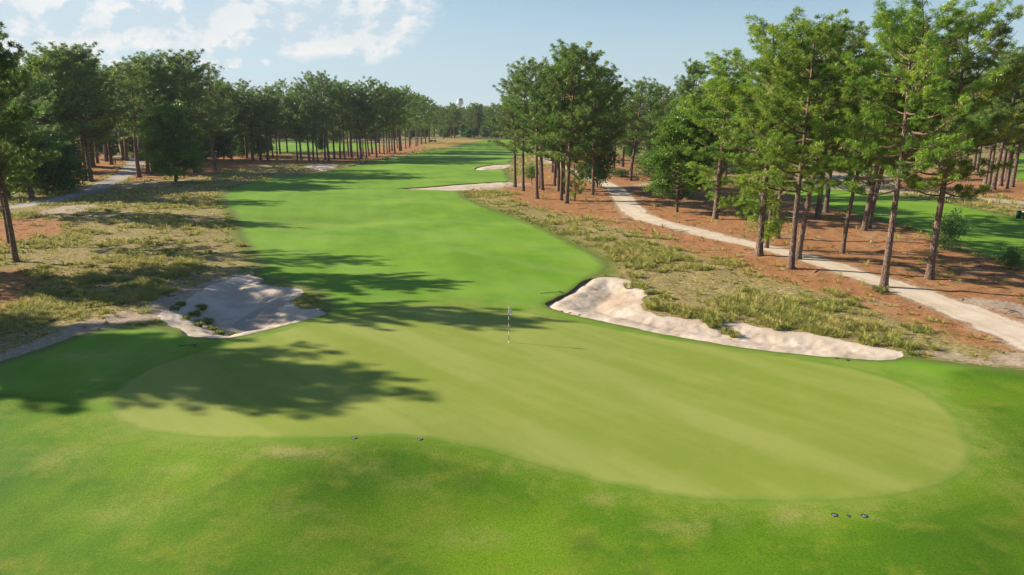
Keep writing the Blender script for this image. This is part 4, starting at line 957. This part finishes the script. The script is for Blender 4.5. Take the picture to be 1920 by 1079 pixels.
# posts
def post(px, py, h, label, mat=M_dpost):
    x, y = up(px, py); e = empty('marker_post', (x, y, gz(x, y))); tag(e, label, 'post')
    bmobj('shaft', [box(0, 0, h*.46, 0.16, 0.16, h, 0.015)], mat, e); bmobj('cap', [box(0, 0, h*.98, 0.20, 0.20, 0.06, 0.015)], mat, e)
post(3, 399, 0.9, 'short dark wooden post beside the grey road at the frame edge')
post(217, 308, 1.2, 'dark post on the pine straw left of the grey road')
# water cooler and litter bin by the right fairway
x, y = up(1909, 410); e = empty('litter_bin', (x, y, gz(x, y))); tag(e, 'dark green litter bin beside the right-hand fairway, left of two containers', 'litter bin')
lathe('body', [(0.001, 0.02), (0.24, 0.02), (0.30, 0.85), (0.30, 0.88)], M_dgreen, e); lathe('lid', [(0.31, 0.86), (0.32, 0.92), (0.20, 1.02), (0.001, 1.05)], M_black, e)
x, y = up(1918, 411); e = empty('drinks_cooler', (x, y, gz(x, y))); tag(e, 'dark green drinks cooler on a stand beside the litter bin at the right edge', 'cooler')
bmobj('stand', [box(sx_*.2, sy_*.2, .2, .05, .05, .4) for sx_ in (-1, 1) for sy_ in (-1, 1)]+[box(0, 0, .42, .5, .5, .04)], M_black, e)
lathe('tank', [(0.001, .44), (0.24, .44), (0.26, .85), (0.26, .92)], M_dgreen, e); lathe('lid', [(0.27, .91), (0.27, .97), (0.001, 1.0)], M_white, e)
# golf cart far off
x, y = up(812, 266.5); e = empty('golf_cart', (x, y, gz(x, y)), R(25)); e.scale = (1.25,)*3; tag(e, 'small dark golf cart with white roof parked far down the left of the fairway', 'golf cart')
bmobj('body', [box(0, 0, .45, 2.3, 1.15, .30, .06), box(.95, 0, .70, .40, 1.1, .35, .08), box(-.85, 0, .75, .65, 1.1, .35, .06)], M_black, e)
bmobj('seat', [box(-.25, 0, .68, .5, 1.05, .16, .04), box(-.5, 0, .95, .12, 1.05, .45, .04)], M_skin, e)
bmobj('roof', [box(-.05, 0, 1.80, 1.75, 1.2, .07, .03)], M_white, e)
bmobj('roof_post', [box(px_, py_, 1.25, .04, .04, 1.1) for px_ in (-.75, .7) for py_ in (-.52, .52)], M_steel, e)
for px_ in (-.75, .8):
    for py_ in (-.55, .55):
        w = lathe('wheel', [(0.001, -.09), (.14, -.09), (.23, -.08), (.23, .08), (.14, .09), (0.001, .09)], M_black, e, 16); w.location = (px_, py_, .23); w.rotation_euler = (math.pi/2, 0, 0)
# water tower
D_ = 900.0; tx = (863-960)/F*D_*CP; ztop = topz(D_, 184)
e = empty('water_tower', (tx, D_, 0)); tag(e, 'pale water tower with rounded tank just above the distant trees', 'water tower')
s = 4.1; zt = ztop-s*1.5
lathe('tank', [(0.9, zt-s*.9), (s*.55, zt-s*.75), (s*.9, zt-s*.35), (s, zt), (s*.98, zt+s*.4), (s*.86, zt+s*.8)], M_tank, e, 32)
lathe('band', [(s*.865, zt+s*.8), (s*.80, zt+s*1.3), (s*.78, zt+s*1.3)], M_tankb, e, 32)
lathe('roof', [(s*.79, zt+s*1.3), (s*.5, zt+s*1.45), (0.01, zt+s*1.5)], M_tank, e, 32)
lathe('shaft', [(2.2, 0), (1.1, 4), (0.95, zt-s*.9)], M_tank, e, 20)
# ------------------------------------------------------------------ air
m = bpy.data.materials.new('haze'); m.use_nodes = True; t = NT(m.node_tree)
pv = t.n('ShaderNodeVolumePrincipled'); pv.inputs['Color'].default_value = (0.80, 0.88, 0.95, 1); pv.inputs['Density'].default_value = 0.00011; pv.inputs['Anisotropy'].default_value = 0.2
o = t.n('ShaderNodeOutputMaterial'); t.l(pv.outputs[0], o.inputs['Volume'])
HZ = [box(0, 0, 40, 6400, 6400, 94)]
ho = bmobj('haze', HZ, m); tag(ho, 'thin summer haze in the air over the whole course', 'haze', None, 'stuff')
